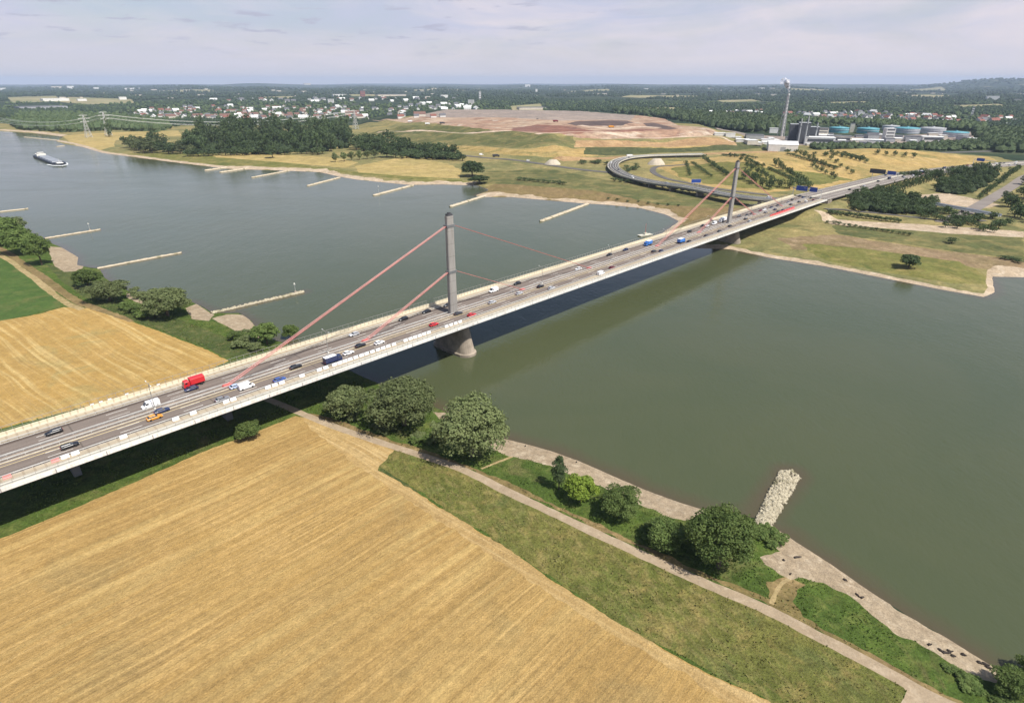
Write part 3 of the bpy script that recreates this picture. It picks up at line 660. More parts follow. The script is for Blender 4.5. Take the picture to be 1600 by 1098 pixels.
# ------------------------------------------------------------------ vegetation
def leaf_mat(name, c1, c2, c3, sc=.35):
    b = NB(name); p = b.objco(); oi = b.new('ShaderNodeObjectInfo')
    pw = b.pos(); n = b.noise(pw, sc, 3, .6); col = b.mix(b.rng(n, .36, .64), c1, c2)
    n2 = b.noise(pw, sc * 5, 3, .7); col = b.mix(b.rng(n2, .52, .7, 0, .8), col, c3)
    col = b.mix(1.0, col, b.rng(oi.outputs['Random'], 0, 1, .78, 1.24), 'MULTIPLY')
    b.done(col, .75, 0, .15)
    tr = b.new('ShaderNodeBsdfTranslucent'); b.set(tr.inputs['Color'], b.mix(1.0, col, (1.25, 1.3, .7), 'MULTIPLY'))
    mx = b.new('ShaderNodeMixShader'); mx.inputs[0].default_value = .22
    out = b.n['Material Output']; b.t.links.new(b.b.outputs[0], mx.inputs[1]); b.t.links.new(tr.outputs[0], mx.inputs[2]); b.t.links.new(mx.outputs[0], out.inputs[0])
    return b.mat
L_WILLOW = leaf_mat('willow_leaves', (.118,.150,.058), (.170,.200,.084), (.225,.245,.125))
L_GREEN = leaf_mat('broad_leaves', (.082,.128,.034), (.130,.176,.052), (.180,.218,.075))
L_BRIGHT = leaf_mat('bright_leaves', (.125,.185,.026), (.175,.235,.036), (.23,.28,.055))
L_DARK = leaf_mat('dark_leaves', (.060,.094,.040), (.088,.124,.052), (.124,.156,.068))
L_FAR = leaf_mat('distant_leaves', (.060,.092,.042), (.090,.122,.054), (.130,.158,.072), .06)
L_FARO = leaf_mat('distant_olive_leaves', (.082,.102,.046), (.112,.130,.060), (.145,.155,.074), .06)
M_BARK = plain('bark', (.10,.075,.05), .9, var=.3, scale=2)

def crown_mesh(name, mat, nleaf, leaf, kind='round', seed=1, nl=16, trunk=False):
    """a crown of unit height and width built of many small leaf sprays spread over lobes"""
    g = np.random.default_rng(seed); lobes = []
    base, top = ((.10 if not trunk else -.06), 1.0) if kind != 'bush' else (.0, 1.0)
    for i in range(nl):
        if kind == 'tall':
            h = base + .08 + (i + .5) / nl * (top - base - .12); rad = .40 * math.sin(PI * min(1, (1 - (h - base) / (top - base)) ** .75 * .98 + .02)) ** .6
            a = g.random() * 2 * PI; q = rad * g.uniform(.2, .65); lobes.append((q * math.cos(a), q * math.sin(a), h, max(.10, rad * .62), .12))
        else:
            a = i * 2.39996 + g.random() * .7; u = (i + .5) / nl; zc = 1 - 1.75 * u if kind == 'round' else 1 - 1.3 * u
            rr_ = math.sqrt(max(.02, 1 - zc * zc)); q = .33 * rr_ * g.uniform(.6, 1.2)
            hh = (base + top) / 2 + zc * .30 * g.uniform(.85, 1.12) * (1 if kind == 'round' else 1.1); s = g.uniform(.10, .225)
            lobes.append((q * math.cos(a), q * math.sin(a), min(hh, top - s * .55), s, s * g.uniform(.75, 1.0)))
    lobes.append((0, 0, (base + top) / 2 - .04, .24 if kind != 'tall' else .2, .28))
    if kind == 'round':
        for i in range(nl):
            a = g.random() * 6.283; u = g.random(); q = g.uniform(.30, .46) * math.sqrt(1 - (u * .9) ** 2); lobes.append((q * math.cos(a), q * math.sin(a), .42 + .46 * u, g.uniform(.05, .10), g.uniform(.05, .10)))
    Lb = np.array(lobes); pw = Lb[:, 3] ** 2; idx = g.choice(len(Lb), nleaf, p=pw / pw.sum())
    d = g.normal(size=(nleaf, 3)); d /= np.linalg.norm(d, axis=1)[:, None]; d[:, 2] = np.where(d[:, 2] < (-.35 if not trunk else -.9), -d[:, 2], d[:, 2])
    rad = 1 - np.abs(g.normal(size=nleaf)) * .16 + (g.random(nleaf) < .06) * g.random(nleaf) * .25
    sub = 1 + .16 * np.sin(d[:, 0] * 9 + idx * 2.1) * np.sin(d[:, 1] * 8 + idx) * np.cos(d[:, 2] * 7)
    S = np.column_stack([Lb[idx, 3], Lb[idx, 3], Lb[idx, 4]]); c = Lb[idx, :3] + d * S * (rad * sub)[:, None]
    c[:, 2] = np.clip(c[:, 2], .01, 1.02)
    nrm = d + g.normal(size=(nleaf, 3)) * .48; nrm /= np.linalg.norm(nrm, axis=1)[:, None]
    t = np.cross(nrm, g.normal(size=(nleaf, 3))); t /= np.linalg.norm(t, axis=1)[:, None]; b2 = np.cross(nrm, t)
    ln = leaf * g.uniform(.6, 1.35, nleaf)[:, None]; wd = ln * g.uniform(.45, .8, nleaf)[:, None]
    bend = nrm * ln * .25
    V = np.stack([c - t * ln - bend, c + b2 * wd, c + t * ln - bend, c - b2 * wd], 1).reshape(-1, 3)
    Fq = np.arange(nleaf * 4).reshape(-1, 4)
    if not trunk: return np_mesh(name, V, Fq, mat)
    n0 = len(V); k = 5; tv = []
    for z, r in ((-.03, .035), (.5, .018)):
        for i in range(k): tv.append((r * math.cos(2 * PI * i / k), r * math.sin(2 * PI * i / k), z))
    tf = [(n0 + i, n0 + (i + 1) % k, n0 + k + (i + 1) % k, n0 + k + i) for i in range(k)]
    return np_mesh(name, np.vstack([V, tv]), np.vstack([Fq, tf]), [mat, M_BARK], [0] * nleaf + [1] * k)

def trunk_mesh(seed):
    g = random.Random(seed); mb = MB(); mb.tube((0, 0, -.03), (.01, 0, .34), .034, .024, 8, cap=False)
    for i in range(6):
        a = i * 2.4 + g.random(); q = .24 * g.uniform(.6, 1); z0 = .22 + .02 * i
        mb.tube((.008, 0, z0), (q * math.cos(a), q * math.sin(a), z0 + .28 + g.random() * .15), .014, .005, 5, cap=False)
    return mb.mesh('trunk', M_BARK)
TRUNKS = [trunk_mesh(i) for i in range(3)]

def world_size(p, z, wpx, hpx):
    """metres per photograph pixel at a standing object, across and up"""
    depth = p[1] * CP + (CAMZ - z) * SP; m = depth / FPX
    el = math.atan2(CAMZ - z, math.hypot(*p)); return wpx * m, hpx * m
NEAR_T = {}
def big_tree(base, wpx, hpx, mat, label, kind='round', nleaf=9000, leaf=.020, name='broadleaf_tree', cat='tree', seed=1, group=None, depth=1.0, lobes=18):
    p = gt(*base); z = hz(*p); w_, _ = world_size(p, z, wpx, 1); el = math.atan2(CAMZ - z, math.hypot(*p))
    m = world_size(p, z, 1, 1)[0]
    # the pictured height of a crown seen from above: h*cos + w*sin
    h = max(.45 * w_, (hpx * m - w_ * .55 * math.sin(el)) / math.cos(el))
    r = empty(name, (p[0], p[1], z), seed * 1.7, label, cat, group)
    cr = link('crown' if cat == 'tree' else 'foliage', crown_mesh('crown', mat, nleaf, leaf, kind, seed, lobes), r); cr.scale = (w_, w_ * depth, h)
    tk = link('trunk' if cat == 'tree' else 'stem', TRUNKS[seed % 3], r); tk.scale = (w_ * .9, w_ * .9, h)
    return r
bt = big_tree
bt((737,712), 128, 122, L_WILLOW, 'largest round willow beside the dirt path, nearest the water of the three big ones', seed=11, nleaf=15000, leaf=.017, lobes=24)
bt((632,664), 118, 100, L_WILLOW, 'broad silvery willow at the bridge edge, middle of the three big ones by the path', seed=12, nleaf=14000, leaf=.018, lobes=24)
bt((544,652), 70, 66, L_WILLOW, 'smaller grey green willow beside the bridge, next to the path under the deck', seed=13, nleaf=7000, leaf=.024)
bt((1122,886), 116, 118, L_GREEN, 'big dark green tree at the root of the nearest stone groyne', seed=14, nleaf=15000, leaf=.017, lobes=24)
bt((1040,852), 76, 62, L_GREEN, 'low bushy tree on the left flank of the big tree by the groyne', seed=15, nleaf=7000, leaf=.024)
bt((966,806), 74, 64, L_GREEN, 'compact round tree between the bright green tree and the groyne trees', seed=16, nleaf=7500, leaf=.022)
bt((907,783), 58, 56, L_BRIGHT, 'bright yellow green tree beside the gravel beach', seed=17, nleaf=4500, leaf=.03)
bt((873,764), 32, 56, L_DARK, 'narrow dark tree next to the bright yellow green one', kind='tall', seed=18, nleaf=3500, leaf=.03)
bt((390,683), 46, 38, L_GREEN, 'round bush in the shade under the bridge deck, above the stubble field', kind='bush', seed=19, nleaf=4500, leaf=.034, name='bush', cat='bush')
bt((1576,1084), 70, 60, L_GREEN, 'leafy bush at the end of the gravel beach in the bottom corner', kind='bush', seed=20, nleaf=8000, leaf=.022, name='bush', cat='bush')
bt((1612,1066), 56, 56, L_GREEN, 'leafy bush cut by the right edge of the picture', kind='bush', seed=21, nleaf=7000, leaf=.024, name='bush', cat='bush')
bt((262,493), 84, 58, L_WILLOW, 'largest tree on the far side of the bridge near the sandy cove', seed=22, nleaf=9000, leaf=.022)
bt((172,470), 66, 42, L_WILLOW, 'wide low tree left of the largest tree beyond the bridge', seed=23, nleaf=6500, leaf=.026)
bt((138,448), 44, 34, L_GREEN, 'bushy tree at the root of the second groyne beyond the bridge', seed=24, nleaf=4500, leaf=.03)
bt((66,414), 40, 52, L_GREEN, 'dark tree standing nearest the small sandy spit on the left', seed=25, nleaf=5000, leaf=.03)
bt((36,396), 60, 46, L_GREEN, 'tree in the left riverside clump, second from the spit', seed=26, nleaf=6000, leaf=.028)
bt((8,382), 66, 48, L_GREEN, 'leftmost tree of the riverside clump beside the green field', seed=27, nleaf=6000, leaf=.028)
bt((22,366), 44, 30, L_WILLOW, 'grey green tree at the back of the left riverside clump', seed=32, nleaf=4500, leaf=.03)
bt((418,538), 44, 42, L_GREEN, 'round tree beyond the bridge parapet, left of the pair at the waterside', seed=28, nleaf=5000, leaf=.03)
bt((455,530), 30, 30, L_GREEN, 'small round tree beyond the bridge parapet, right of the pair at the waterside', seed=29, nleaf=3500, leaf=.036)
bt((1419,418), 33, 25, L_DARK, 'lone dark tree on the grassy point of the far bank', seed=30, nleaf=3000, leaf=.04)
bt((738,276), 40, 27, L_DARK, 'round clump tree on the far bank above the groyne bay', seed=31, nleaf=2500, leaf=.04)
bt((749,288), 32, 17, L_DARK, 'low dark bush at the water edge of the far bank', kind='bush', seed=33, nleaf=2000, leaf=.045, name='bush', cat='bush')
bt((426,247), 20, 20, L_DARK, 'single round tree in front of the wood on the far bank', seed=34, nleaf=1500, leaf=.05)
bt((605,246), 28, 17, L_DARK, 'double sized tree at the right end of the row of clipped trees', seed=35, nleaf=1800, leaf=.05)

# low scrub along the near shore: small bushes, each its own
LOD1 = {k: [crown_mesh('tree', m, n, lf, kd, 100 + i + o, 9, True) for i in range(3)] for o, (k, m, n, lf, kd) in enumerate([
    ('far', L_FAR, 420, .055, 'round'), ('olive', L_FARO, 420, .055, 'round'), ('poplar', L_DARK, 360, .055, 'tall'), ('tallfar', L_FAR, 380, .055, 'tall'),
    ('dark', L_DARK, 420, .055, 'round'), ('shrub', L_GREEN, 900, .05, 'bush'), ('shrubw', L_WILLOW, 900, .05, 'bush'), ('farbush', L_FAR, 240, .07, 'bush')])}
NT = [0]
def small_tree(x, y, wpx, hpx, kind, label, group, name='tree', cat='tree', world=None):
    p = world or gt(x, y); z = hz(*p); m = world_size(p, z, 1, 1)[0]; NT[0] += 1
    o = link(name, LOD1[kind][NT[0] % 3], None, (p[0], p[1], z), random.random() * 6.3); o.scale = (wpx * m * 1.3, wpx * m * 1.3, hpx * m)
    return tag(o, label, cat, group)
def in_poly(x, y, P):
    c = False
    for i in range(len(P)):
        (x1, y1), (x2, y2) = P[i], P[i - 1]
        if (y1 > y) != (y2 > y) and x < (x2 - x1) * (y - y1) / (y2 - y1) + x1: c = not c
    return c
def sample_poly(P, n, seed=0, mind=0):
    g = random.Random(seed); xs = [p[0] for p in P]; ys = [p[1] for p in P]; out = []; k = 0
    while len(out) < n and k < n * 200:
        k += 1; q = (g.uniform(min(xs), max(xs)), g.uniform(min(ys), max(ys)))
        if in_poly(*q, P) and all(abs(q[0] - o[0]) > mind or abs(q[1] - o[1]) > mind * .4 for o in out): out.append(q)
    return sorted(out, key=lambda q: q[1])
g_ = random.Random(3)
def grove(P, n, kinds, w_, h_, label, group, mind=0, name='tree', cat='tree', seed=0):
    for x, y in sample_poly(P, n, seed, mind):
        s = g_.uniform(.8, 1.2); small_tree(x, y, w_ * s, h_ * s * g_.uniform(.88, 1.12), g_.choice(kinds), label, group, name, cat)
def row(a, b_, n, kind, w_, h_, label, group, jit=.6, name='tree', cat='tree'):
    for i in range(n):
        t = i / max(1, n - 1); s = g_.uniform(.85, 1.15)
        small_tree(a[0] + (b_[0] - a[0]) * t + g_.uniform(-jit, jit), a[1] + (b_[1] - a[1]) * t + g_.uniform(-jit, jit) * .4, w_ * s, h_ * s, kind, label, group, name, cat)
for i, x in enumerate((524, 538, 550, 562, 574, 586)):
    small_tree(x, 253.5 - i * 1.2, 10.5, 15, 'shrubw', 'round tree in the evenly spaced row at the edge of the yellow field', 'row of clipped round trees by the far field', 'row_tree')
# wood on the far bank (left)
LW = 'tall dark tree of the dense wood on the far river bank'; GW = 'trees of the wood on the far bank'
grove([(288,226),(330,214),(400,210),(470,208),(540,212),(548,224),(545,234),(500,239),(430,242),(360,241),(300,238)], 120, ['tallfar','far','tallfar','dark'], 16, 29, LW, GW, 4, 'wood_tree', seed=1)
grove([(552,236),(560,226),(600,222),(640,232),(690,240),(722,246),(715,250),(650,247),(610,241),(575,237)], 40, ['far','dark'], 17, 19, 'bushy dark tree in the belt between the yellow field and the landfill', 'tree belt below the landfill', 5, 'belt_tree', seed=2)
grove([(185,232),(215,228),(260,232),(310,238),(320,242),(270,241),(220,239),(190,237)], 22, ['olive','far'], 20, 17, 'low grey green tree at the water side of the far wood', 'riverside scrub trees before the far wood', 6, 'scrub_tree', seed=3)
grove([(236,222),(258,222),(258,230),(236,230)], 3, ['far'], 16, 24, 'tree standing forward of the wood beside the far meadow', 'forward trees left of the far wood', 4, 'wood_tree', seed=4)
small_tree(171, 214, 13, 27, 'poplar', 'lone slender dark tree beside the power pylons', None, 'lone_tree')
row((292,244), (505,241), 26, 'farbush', 15, 11, 'grey green bush along the front of the far wood', 'bushes before the far wood', 2.2, 'bush', 'bush')
row((618,247), (722,251), 12, 'farbush', 15, 11, 'dark bush along the front of the tree belt', 'bushes before the tree belt', 1.5, 'bush', 'bush')
# hill with young tree rows
HL = 'young tree in the planted rows on the dry hill'; HG = 'young trees in rows on the hill'
for a, b_, n, w_, h_ in [((1100,249),(1136,274),9,5,7),((1213,260),(1262,292),10,6.5,11),((1250,243),(1302,266),9,5,8),((1300,241),(1352,254),8,5,7),((1230,240),(1345,248),9,5,6),((1164,280),(1200,296),5,9,15),
                         ((1205,292),(1262,297),5,10,15),((1290,244),(1330,272),6,5,7),((1140,246),(1190,262),7,5,7),((1370,242),(1428,247),5,5,8),((1168,262),(1205,284),6,6,10),((1270,262),(1305,280),6,5,8)]:
    row(a, b_, n, g_.choice(['far', 'dark']), w_ * 1.3, h_ * 1.15, HL, HG, 1.2, 'young_tree')
for a, b_, n in [((1102,251),(1134,273),12),((1081,256),(1110,276),11),((1072,256),(1077,274),8),((1226,241),(1308,264),20),((1202,265),(1240,282),12),((1318,241),(1350,250),9),((1160,245),(1186,260),9),((1130,244),(1180,248),10)]:
    row(a, b_, n, 'farbush', 7, 4.5, 'hedge bush in the dark planted strips on the dry hill', 'hedge strips on the hill', .7, 'bush', 'bush')
# right bank
grove([(1330,318),(1380,306),(1420,310),(1460,318),(1455,334),(1400,336),(1345,332),(1318,325)], 70, ['far','dark','far'], 14, 15, 'dark tree of the thicket beside the end of the bridge', 'thicket below the motorway', 4, 'thicket_tree', seed=5)
row((1393,303), (1468,279), 19, 'poplar', 7, 17, 'slim dark poplar in the tight row along the motorway', 'poplar row beside the motorway', .5, 'poplar_tree')
grove([(1460,300),(1470,280),(1530,268),(1562,270),(1545,290),(1510,306),(1480,304)], 48, ['far','dark'], 12, 15, 'tree of the wood right of the poplar row', 'wood right of the poplars', 4, 'wood_tree', seed=6)
row((1530,312), (1590,266), 12, 'dark', 9, 13, 'tree along the left side of the grey side road', 'trees lining the side road', 1, 'roadside_tree')
grove([(1560,338),(1572,310),(1604,285),(1640,300),(1620,350),(1580,352)], 22, ['dark','far'], 16, 20, 'dense dark tree right of the grey side road', 'trees at the right edge beyond the side road', 4, 'roadside_tree', seed=7)
grove([(1520,345),(1560,340),(1600,352),(1600,366),(1560,364),(1530,362)], 10, ['dark','farbush'], 15, 12, 'low bush on the sandy ground at the right edge', 'low bushes right of the sandy track', 4, 'bush', 'bush', 8)
row((1296,334), (1404,348), 18, 'farbush', 10, 7, 'dark bush in the hedge strip along the sandy track', 'hedge strip above the sandy track', 1, 'bush', 'bush')
row((1294,349), (1420,368), 16, 'farbush', 8, 5, 'bush in the thin hedge across the dry bank', 'thin hedge across the dry bank', 1, 'bush', 'bush')
grove([(1470,345),(1500,338),(1520,350),(1500,358),(1475,357)], 8, ['farbush','dark'], 13, 10, 'bush in the group beyond the sandy track', 'bush group on the right bank', 4, 'bush', 'bush', 9)
grove([(1545,401),(1600,405),(1600,412),(1560,410)], 5, ['farbush'], 12, 5, 'flat bush above the sandy inlet', 'flat bushes above the sandy inlet', 4, 'bush', 'bush', 10)
small_tree(1487, 380, 18, 10, 'farbush', 'single bush on the slope right of the lone tree', None, 'bush', 'bush')
grove([(1318,312),(1345,300),(1395,297),(1400,306),(1345,322)], 24, ['dark','far'], 13, 13, 'dark tree at the left edge of the thicket, touching the bridge end', 'thicket edge at the bridge end', 4, 'thicket_tree', seed=41)
grove([(1420,335),(1460,328),(1530,345),(1520,356),(1450,345)], 22, ['dark','far'], 13, 11, 'dark tree in front of the grey footbridge', 'trees before the footbridge', 4, 'thicket_tree', seed=42)
grove([(1400,276),(1470,270),(1530,262),(1560,262),(1530,268),(1470,277)], 20, ['far','dark'], 11, 9, 'tree in the strip along the lower side of the motorway', 'tree strip below the motorway', 4, 'roadside_tree', seed=43)
# interchange
row((960,283), (1120,307), 16, 'farbush', 11, 6, 'bush in the dark hedge at the foot of the slip road', 'hedge at the foot of the slip road', 1.5, 'bush', 'bush')
grove([(905,251),(945,253),(950,258),(908,257)], 8, ['farbush'], 11, 5, 'green bush left of the slip road bend', 'bushes left of the slip road bend', 2, 'bush', 'bush', 11)
grove([(975,262),(1003,258),(1003,268),(980,270)], 7, ['farbush'], 10, 6, 'green bush inside the slip road bend', 'bushes inside the slip road bend', 2, 'bush', 'bush', 12)
row((812,282), (880,288), 10, 'farbush', 10, 5, 'bush in the green strip on the far river flat', 'bushes on the far river flat', 1, 'bush', 'bush')
row((950,312), (1060,322), 8, 'farbush', 6, 3.5, 'low shrub along the dry far shore', 'low shrubs on the dry far shore', 2, 'bush', 'bush')
# near shore scrub
grove([(480,640),(520,650),(600,682),(660,700),(690,705),(680,690),(620,665),(540,648),(500,636)], 12, ['shrub','shrubw'], 20, 12, 'low shrub in the undergrowth below the three willows', 'undergrowth below the willows', 8, 'shrub', 'shrub', 13)
grove([(1000,822),(1050,838),(1100,880),(1080,880),(1020,845)], 6, ['shrub'], 26, 15, 'low shrub between the path and the trees by the groyne', 'shrubs by the groyne trees', 8, 'shrub', 'shrub', 14)
grove([(1176,826),(1200,828),(1228,845),(1222,852),(1196,856),(1180,850)], 9, ['shrub'], 22, 13, 'low green shrub on the shore behind the stone groyne', 'shrubs at the groyne root', 7, 'shrub', 'shrub', 15)
grove([(1478,1040),(1500,1050),(1560,1078),(1600,1100),(1560,1100),(1500,1074)], 9, ['shrub'], 22, 9, 'dense green shrub near the bottom right corner', 'shrubs in the bottom right corner', 9, 'shrub', 'shrub', 16)
grove([(330,522),(380,522),(412,535),(400,548),(360,545)], 8, ['shrub','shrubw'], 22, 12, 'shrub on the bank beyond the bridge, above the wheat field corner', 'shrubs above the wheat field corner', 7, 'shrub', 'shrub', 17)
grove([(185,476),(230,490),(240,500),(205,490)], 5, ['shrub'], 24, 12, 'shrub in the verge between the wheat field and the big trees', 'verge shrubs beyond the bridge', 7, 'shrub', 'shrub', 18)
grove([(205,452),(225,462),(228,470),(208,464)], 4, ['shrubw'], 18, 10, 'shrub on the shore between the two wide trees', 'shore shrubs between the wide trees', 5, 'shrub', 'shrub', 19)

# tall weeds and grass, uncountable
def weeds(name, keys, dens, hh, mat, label, rmax, seed):
    ids = [i for i, q in enumerate(Z) if q[1] in keys]; f = F[np.isin(zi, ids)]; c = V3[f]; cen = c.mean(1); ar = .5 * np.abs(np.cross(c[:, 1, :2] - c[:, 0, :2], c[:, 2, :2] - c[:, 0, :2]))
    ok = (np.hypot(cen[:, 0], cen[:, 1]) < rmax) & (cen[:, 2] > .9) & (np.abs(cen[:, 0]) < cen[:, 1] * .95 + 10); c, ar = c[ok], ar[ok]; g = np.random.default_rng(seed); n = int(ar.sum() * dens)
    k = g.choice(len(ar), n, p=ar / ar.sum()); a, b_ = g.random(n), g.random(n); fl = a + b_ > 1; a[fl], b_[fl] = 1 - a[fl], 1 - b_[fl]
    P = c[k, 0] + (c[k, 1] - c[k, 0]) * a[:, None] + (c[k, 2] - c[k, 0]) * b_[:, None]
    nz = np.array([noise.noise(Vector((p[0] * .12, p[1] * .12, seed))) for p in P]); P, nz = P[nz > -.25], nz[nz > -.25]; n = len(P)
    h = hh * (1 + nz) * g.uniform(.5, 1.3, n); an = g.random(n) * 6.3; w_ = h * g.uniform(.35, .7, n); dx, dy = np.cos(an) * w_, np.sin(an) * w_; lx, ly = g.normal(size=n) * h * .45, g.normal(size=n) * h * .45
    b0 = np.column_stack([P[:, 0] - dx * .5, P[:, 1] - dy * .5, P[:, 2] - .05]); b1 = np.column_stack([P[:, 0] + dx * .5, P[:, 1] + dy * .5, P[:, 2] - .05]); t1 = np.column_stack([P[:, 0] + dx * .6 + lx, P[:, 1] + dy * .6 + ly, P[:, 2] + h]); t0 = np.column_stack([P[:, 0] - dx * .6 + lx, P[:, 1] - dy * .6 + ly, P[:, 2] + h * .9])
    tag(link(name, np_mesh(name, np.stack([b0, b1, t1, t0], 1).reshape(-1, 3), np.arange(4 * n).reshape(-1, 4), mat)), label, 'grass', kind='stuff')
L_WEED = leaf_mat('weed_leaves', (.090,.138,.030), (.120,.168,.042), (.170,.195,.062), .5); L_HAY = leaf_mat('dry_grass_blades', (.17,.165,.055), (.22,.195,.078), (.30,.25,.11), .4)
weeds('tall_weeds', ('lush', 'tallgrass'), 1.6, .36, L_WEED, 'lush weeds and grass along the near shore', 420, 3)
weeds('meadow_grass', ('meadow', 'browngrass'), 1.1, .34, L_HAY, 'dry meadow grass beside the dirt path', 330, 4)
# far woods reaching to the horizon: nobody could count these
def blob(seed):
    g = np.random.default_rng(seed); v = []; f = []; n = 6
    for j, (r, z) in enumerate(((.42, .05), (.55, .38), (.42, .75), (.12, 1.0))):
        for i in range(n):
            a = 2 * PI * (i + .5 * (j % 2)) / n; q = r * g.uniform(.72, 1.25); v.append((q * math.cos(a), q * math.sin(a), z * g.uniform(.86, 1.1)))
    for j in range(3):
        for i in range(n):
            a, b_, c, d = j * n + i, j * n + (i + 1) % n, (j + 1) * n + (i + 1) % n, (j + 1) * n + i
            f += [(a, b_, c), (a, c, d)]
    return np.array(v), np.array(f)
BL = [blob(i) for i in range(5)]
def mass(name, pos, size, hgt, mat, label, cat='woods'):
    pos = np.array(pos); n = len(pos); z = height(pos); Vs, Fs = [], []; b0 = 0; vi = rng.integers(0, 5, n)
    for k in range(5):
        s = vi == k; m_ = s.sum()
        if not m_: continue
        v, f = BL[k]; a = rng.random(m_) * 6.3; ca, sa = np.cos(a)[:, None], np.sin(a)[:, None]
        X = (v[None, :, 0] * ca - v[None, :, 1] * sa) * size[s][:, None] + pos[s, 0][:, None]
        Y = (v[None, :, 0] * sa + v[None, :, 1] * ca) * size[s][:, None] + pos[s, 1][:, None]
        Zz = v[None, :, 2] * hgt[s][:, None] + z[s][:, None] - .4
        Vs.append(np.stack([X, Y, Zz], -1).reshape(-1, 3)); Fs.append((f[None] + (np.arange(m_) * len(v))[:, None, None]).reshape(-1, 3) + b0); b0 += m_ * len(v)
    return tag(link(name, np_mesh(name, np.vstack(Vs), np.vstack(Fs), mat, smooth=False)), label, cat, kind='stuff')
L_WOODS = leaf_mat('far_woods', (.032,.054,.030), (.050,.074,.040), (.080,.100,.052), .012)
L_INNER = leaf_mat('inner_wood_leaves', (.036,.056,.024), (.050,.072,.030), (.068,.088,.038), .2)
def screen_mass(n, y0, y1, excl, dens, seed, power=1.0):
    g = np.random.default_rng(seed); x = g.uniform(-260, 1860, n); y = y0 + (y1 - y0) * g.random(n) ** power
    dz = FPX * SP + (y - 549) * CP; fw = FPX * CP - (y - 549) * SP; k = (CAMZ - 3.5) / dz
    P = np.column_stack([(x - 800) * k, fw * k]); ok = np.ones(n, bool)
    for poly in excl: ok &= ~(sdf(np.column_stack([x, y]), poly) > 0)
    nn = np.array([noise.noise(Vector((p[0] / 700, p[1] / 1400, 2.2))) + .5 * noise.noise(Vector((p[0] / 240, p[1] / 500, 7.7))) for p in P]); ok &= nn > dens
    return P[ok], np.hypot(P[ok, 0], P[ok, 1])
TOWN_A = [(182,187),(200,170),(300,165),(420,164),(545,166),(700,172),(745,178),(700,186),(620,190),(540,189),(420,190),(300,187)]
TOWN_B = [(1205,190),(1225,178),(1290,174),(1400,176),(1470,178),(1560,180),(1590,190),(1520,196),(1420,192),(1300,192)]
OPEN = [[(-300,400),(-300,192),(60,196),(175,210),(290,196),(560,190),(600,180),(800,174.5),(940,174.5),(1050,188),(1110,204),(1240,208),(1540,204),(1600,240),(1900,290),(1900,500)], [(1370,200),(1230,196),(1230,212),(1540,212),(1530,200)]] + FIELDS
P1, r1 = screen_mass(60000, 136, 200, OPEN + [TOWN_A, TOWN_B], -.18, 5, 1.0)
s1 = np.clip(r1 * .0029, 8, 50) * rng.uniform(.7, 1.4, len(r1)); mass('far_forest', P1, s1, np.clip(s1 * .8, 9, 24) * rng.uniform(.7, 1.25, len(r1)), L_WOODS, 'dark woods spreading over the plain to the horizon')
P2, r2 = screen_mass(9000, 160, 200, OPEN, -.55, 9)
inn = np.array([p for p in P2]); s2 = np.clip(r2 * .0036, 7, 14) * rng.uniform(.6, 1.2, len(r2))
mass('garden_trees', P2, s2, s2 * rng.uniform(.6, 1.0, len(r2)), L_FAR, 'garden trees between the distant houses', 'garden trees')
# belts nearer by
def belt(P, n, sz, hh, label, seed, mat=L_FAR):
    q = sample_poly(P, n, seed); pos = [gt(*a) for a in q]; s = np.array([sz * random.uniform(.7, 1.35) for _ in q]); mass('wood_belt', pos, s, np.array([hh * random.uniform(.7, 1.25) for _ in q]), mat, label)
belt([(20,196),(30,184),(90,181),(170,184),(240,192),(270,200),(245,206),(180,204),(100,207),(30,203)], 900, 15, 19, 'dark wood on the far bank behind the power pylons', 21)
belt([(-280,192),(-260,180),(0,178),(12,188),(0,192),(-100,192)], 300, 15, 18, 'wood on the far bank at the left edge', 26)
belt([(960,176),(1010,182),(1060,189),(1110,200),(1170,207),(1225,206),(1225,196),(1160,186),(1060,178),(960,172.5)], 1300, 17, 20, 'dark wood behind the landfill on its right', 22)
belt([(1265,231),(1300,228),(1400,230),(1480,226),(1545,220),(1600,222),(1600,232),(1480,236),(1380,234),(1280,236)], 620, 10, 9, 'tree belt between the works and the dry hill', 23)
belt([(1520,212),(1560,206),(1640,206),(1640,240),(1560,238),(1530,222)], 500, 15, 16, 'wood right of the works at the picture edge', 24)
belt([(1380,198),(1230,192),(1100,186),(1100,182),(1250,190),(1400,196),(1540,200),(1540,206)], 500, 15, 16, 'tree line behind the works', 25)

belt([(292,232),(330,217),(400,213),(470,211),(545,216),(544,232),(500,238),(430,241),(360,241),(300,240)], 520, 9, 12, 'shaded inner wood behind the tall trees of the far bank', 31, L_INNER)
belt([(562,236),(600,228),(640,236),(690,242),(722,247),(715,250),(650,248),(610,240)], 300, 8, 8, 'inner wood of the tree belt below the landfill', 32, L_INNER)
belt([(1325,318),(1380,308),(1420,312),(1458,320),(1452,332),(1400,334),(1345,330)], 200, 7, 6, 'inner wood of the thicket below the motorway', 33, L_INNER)
belt([(1465,300),(1475,282),(1530,270),(1558,271),(1542,289),(1510,304),(1480,303)], 200, 7, 6, 'inner wood right of the poplars', 34, L_INNER)
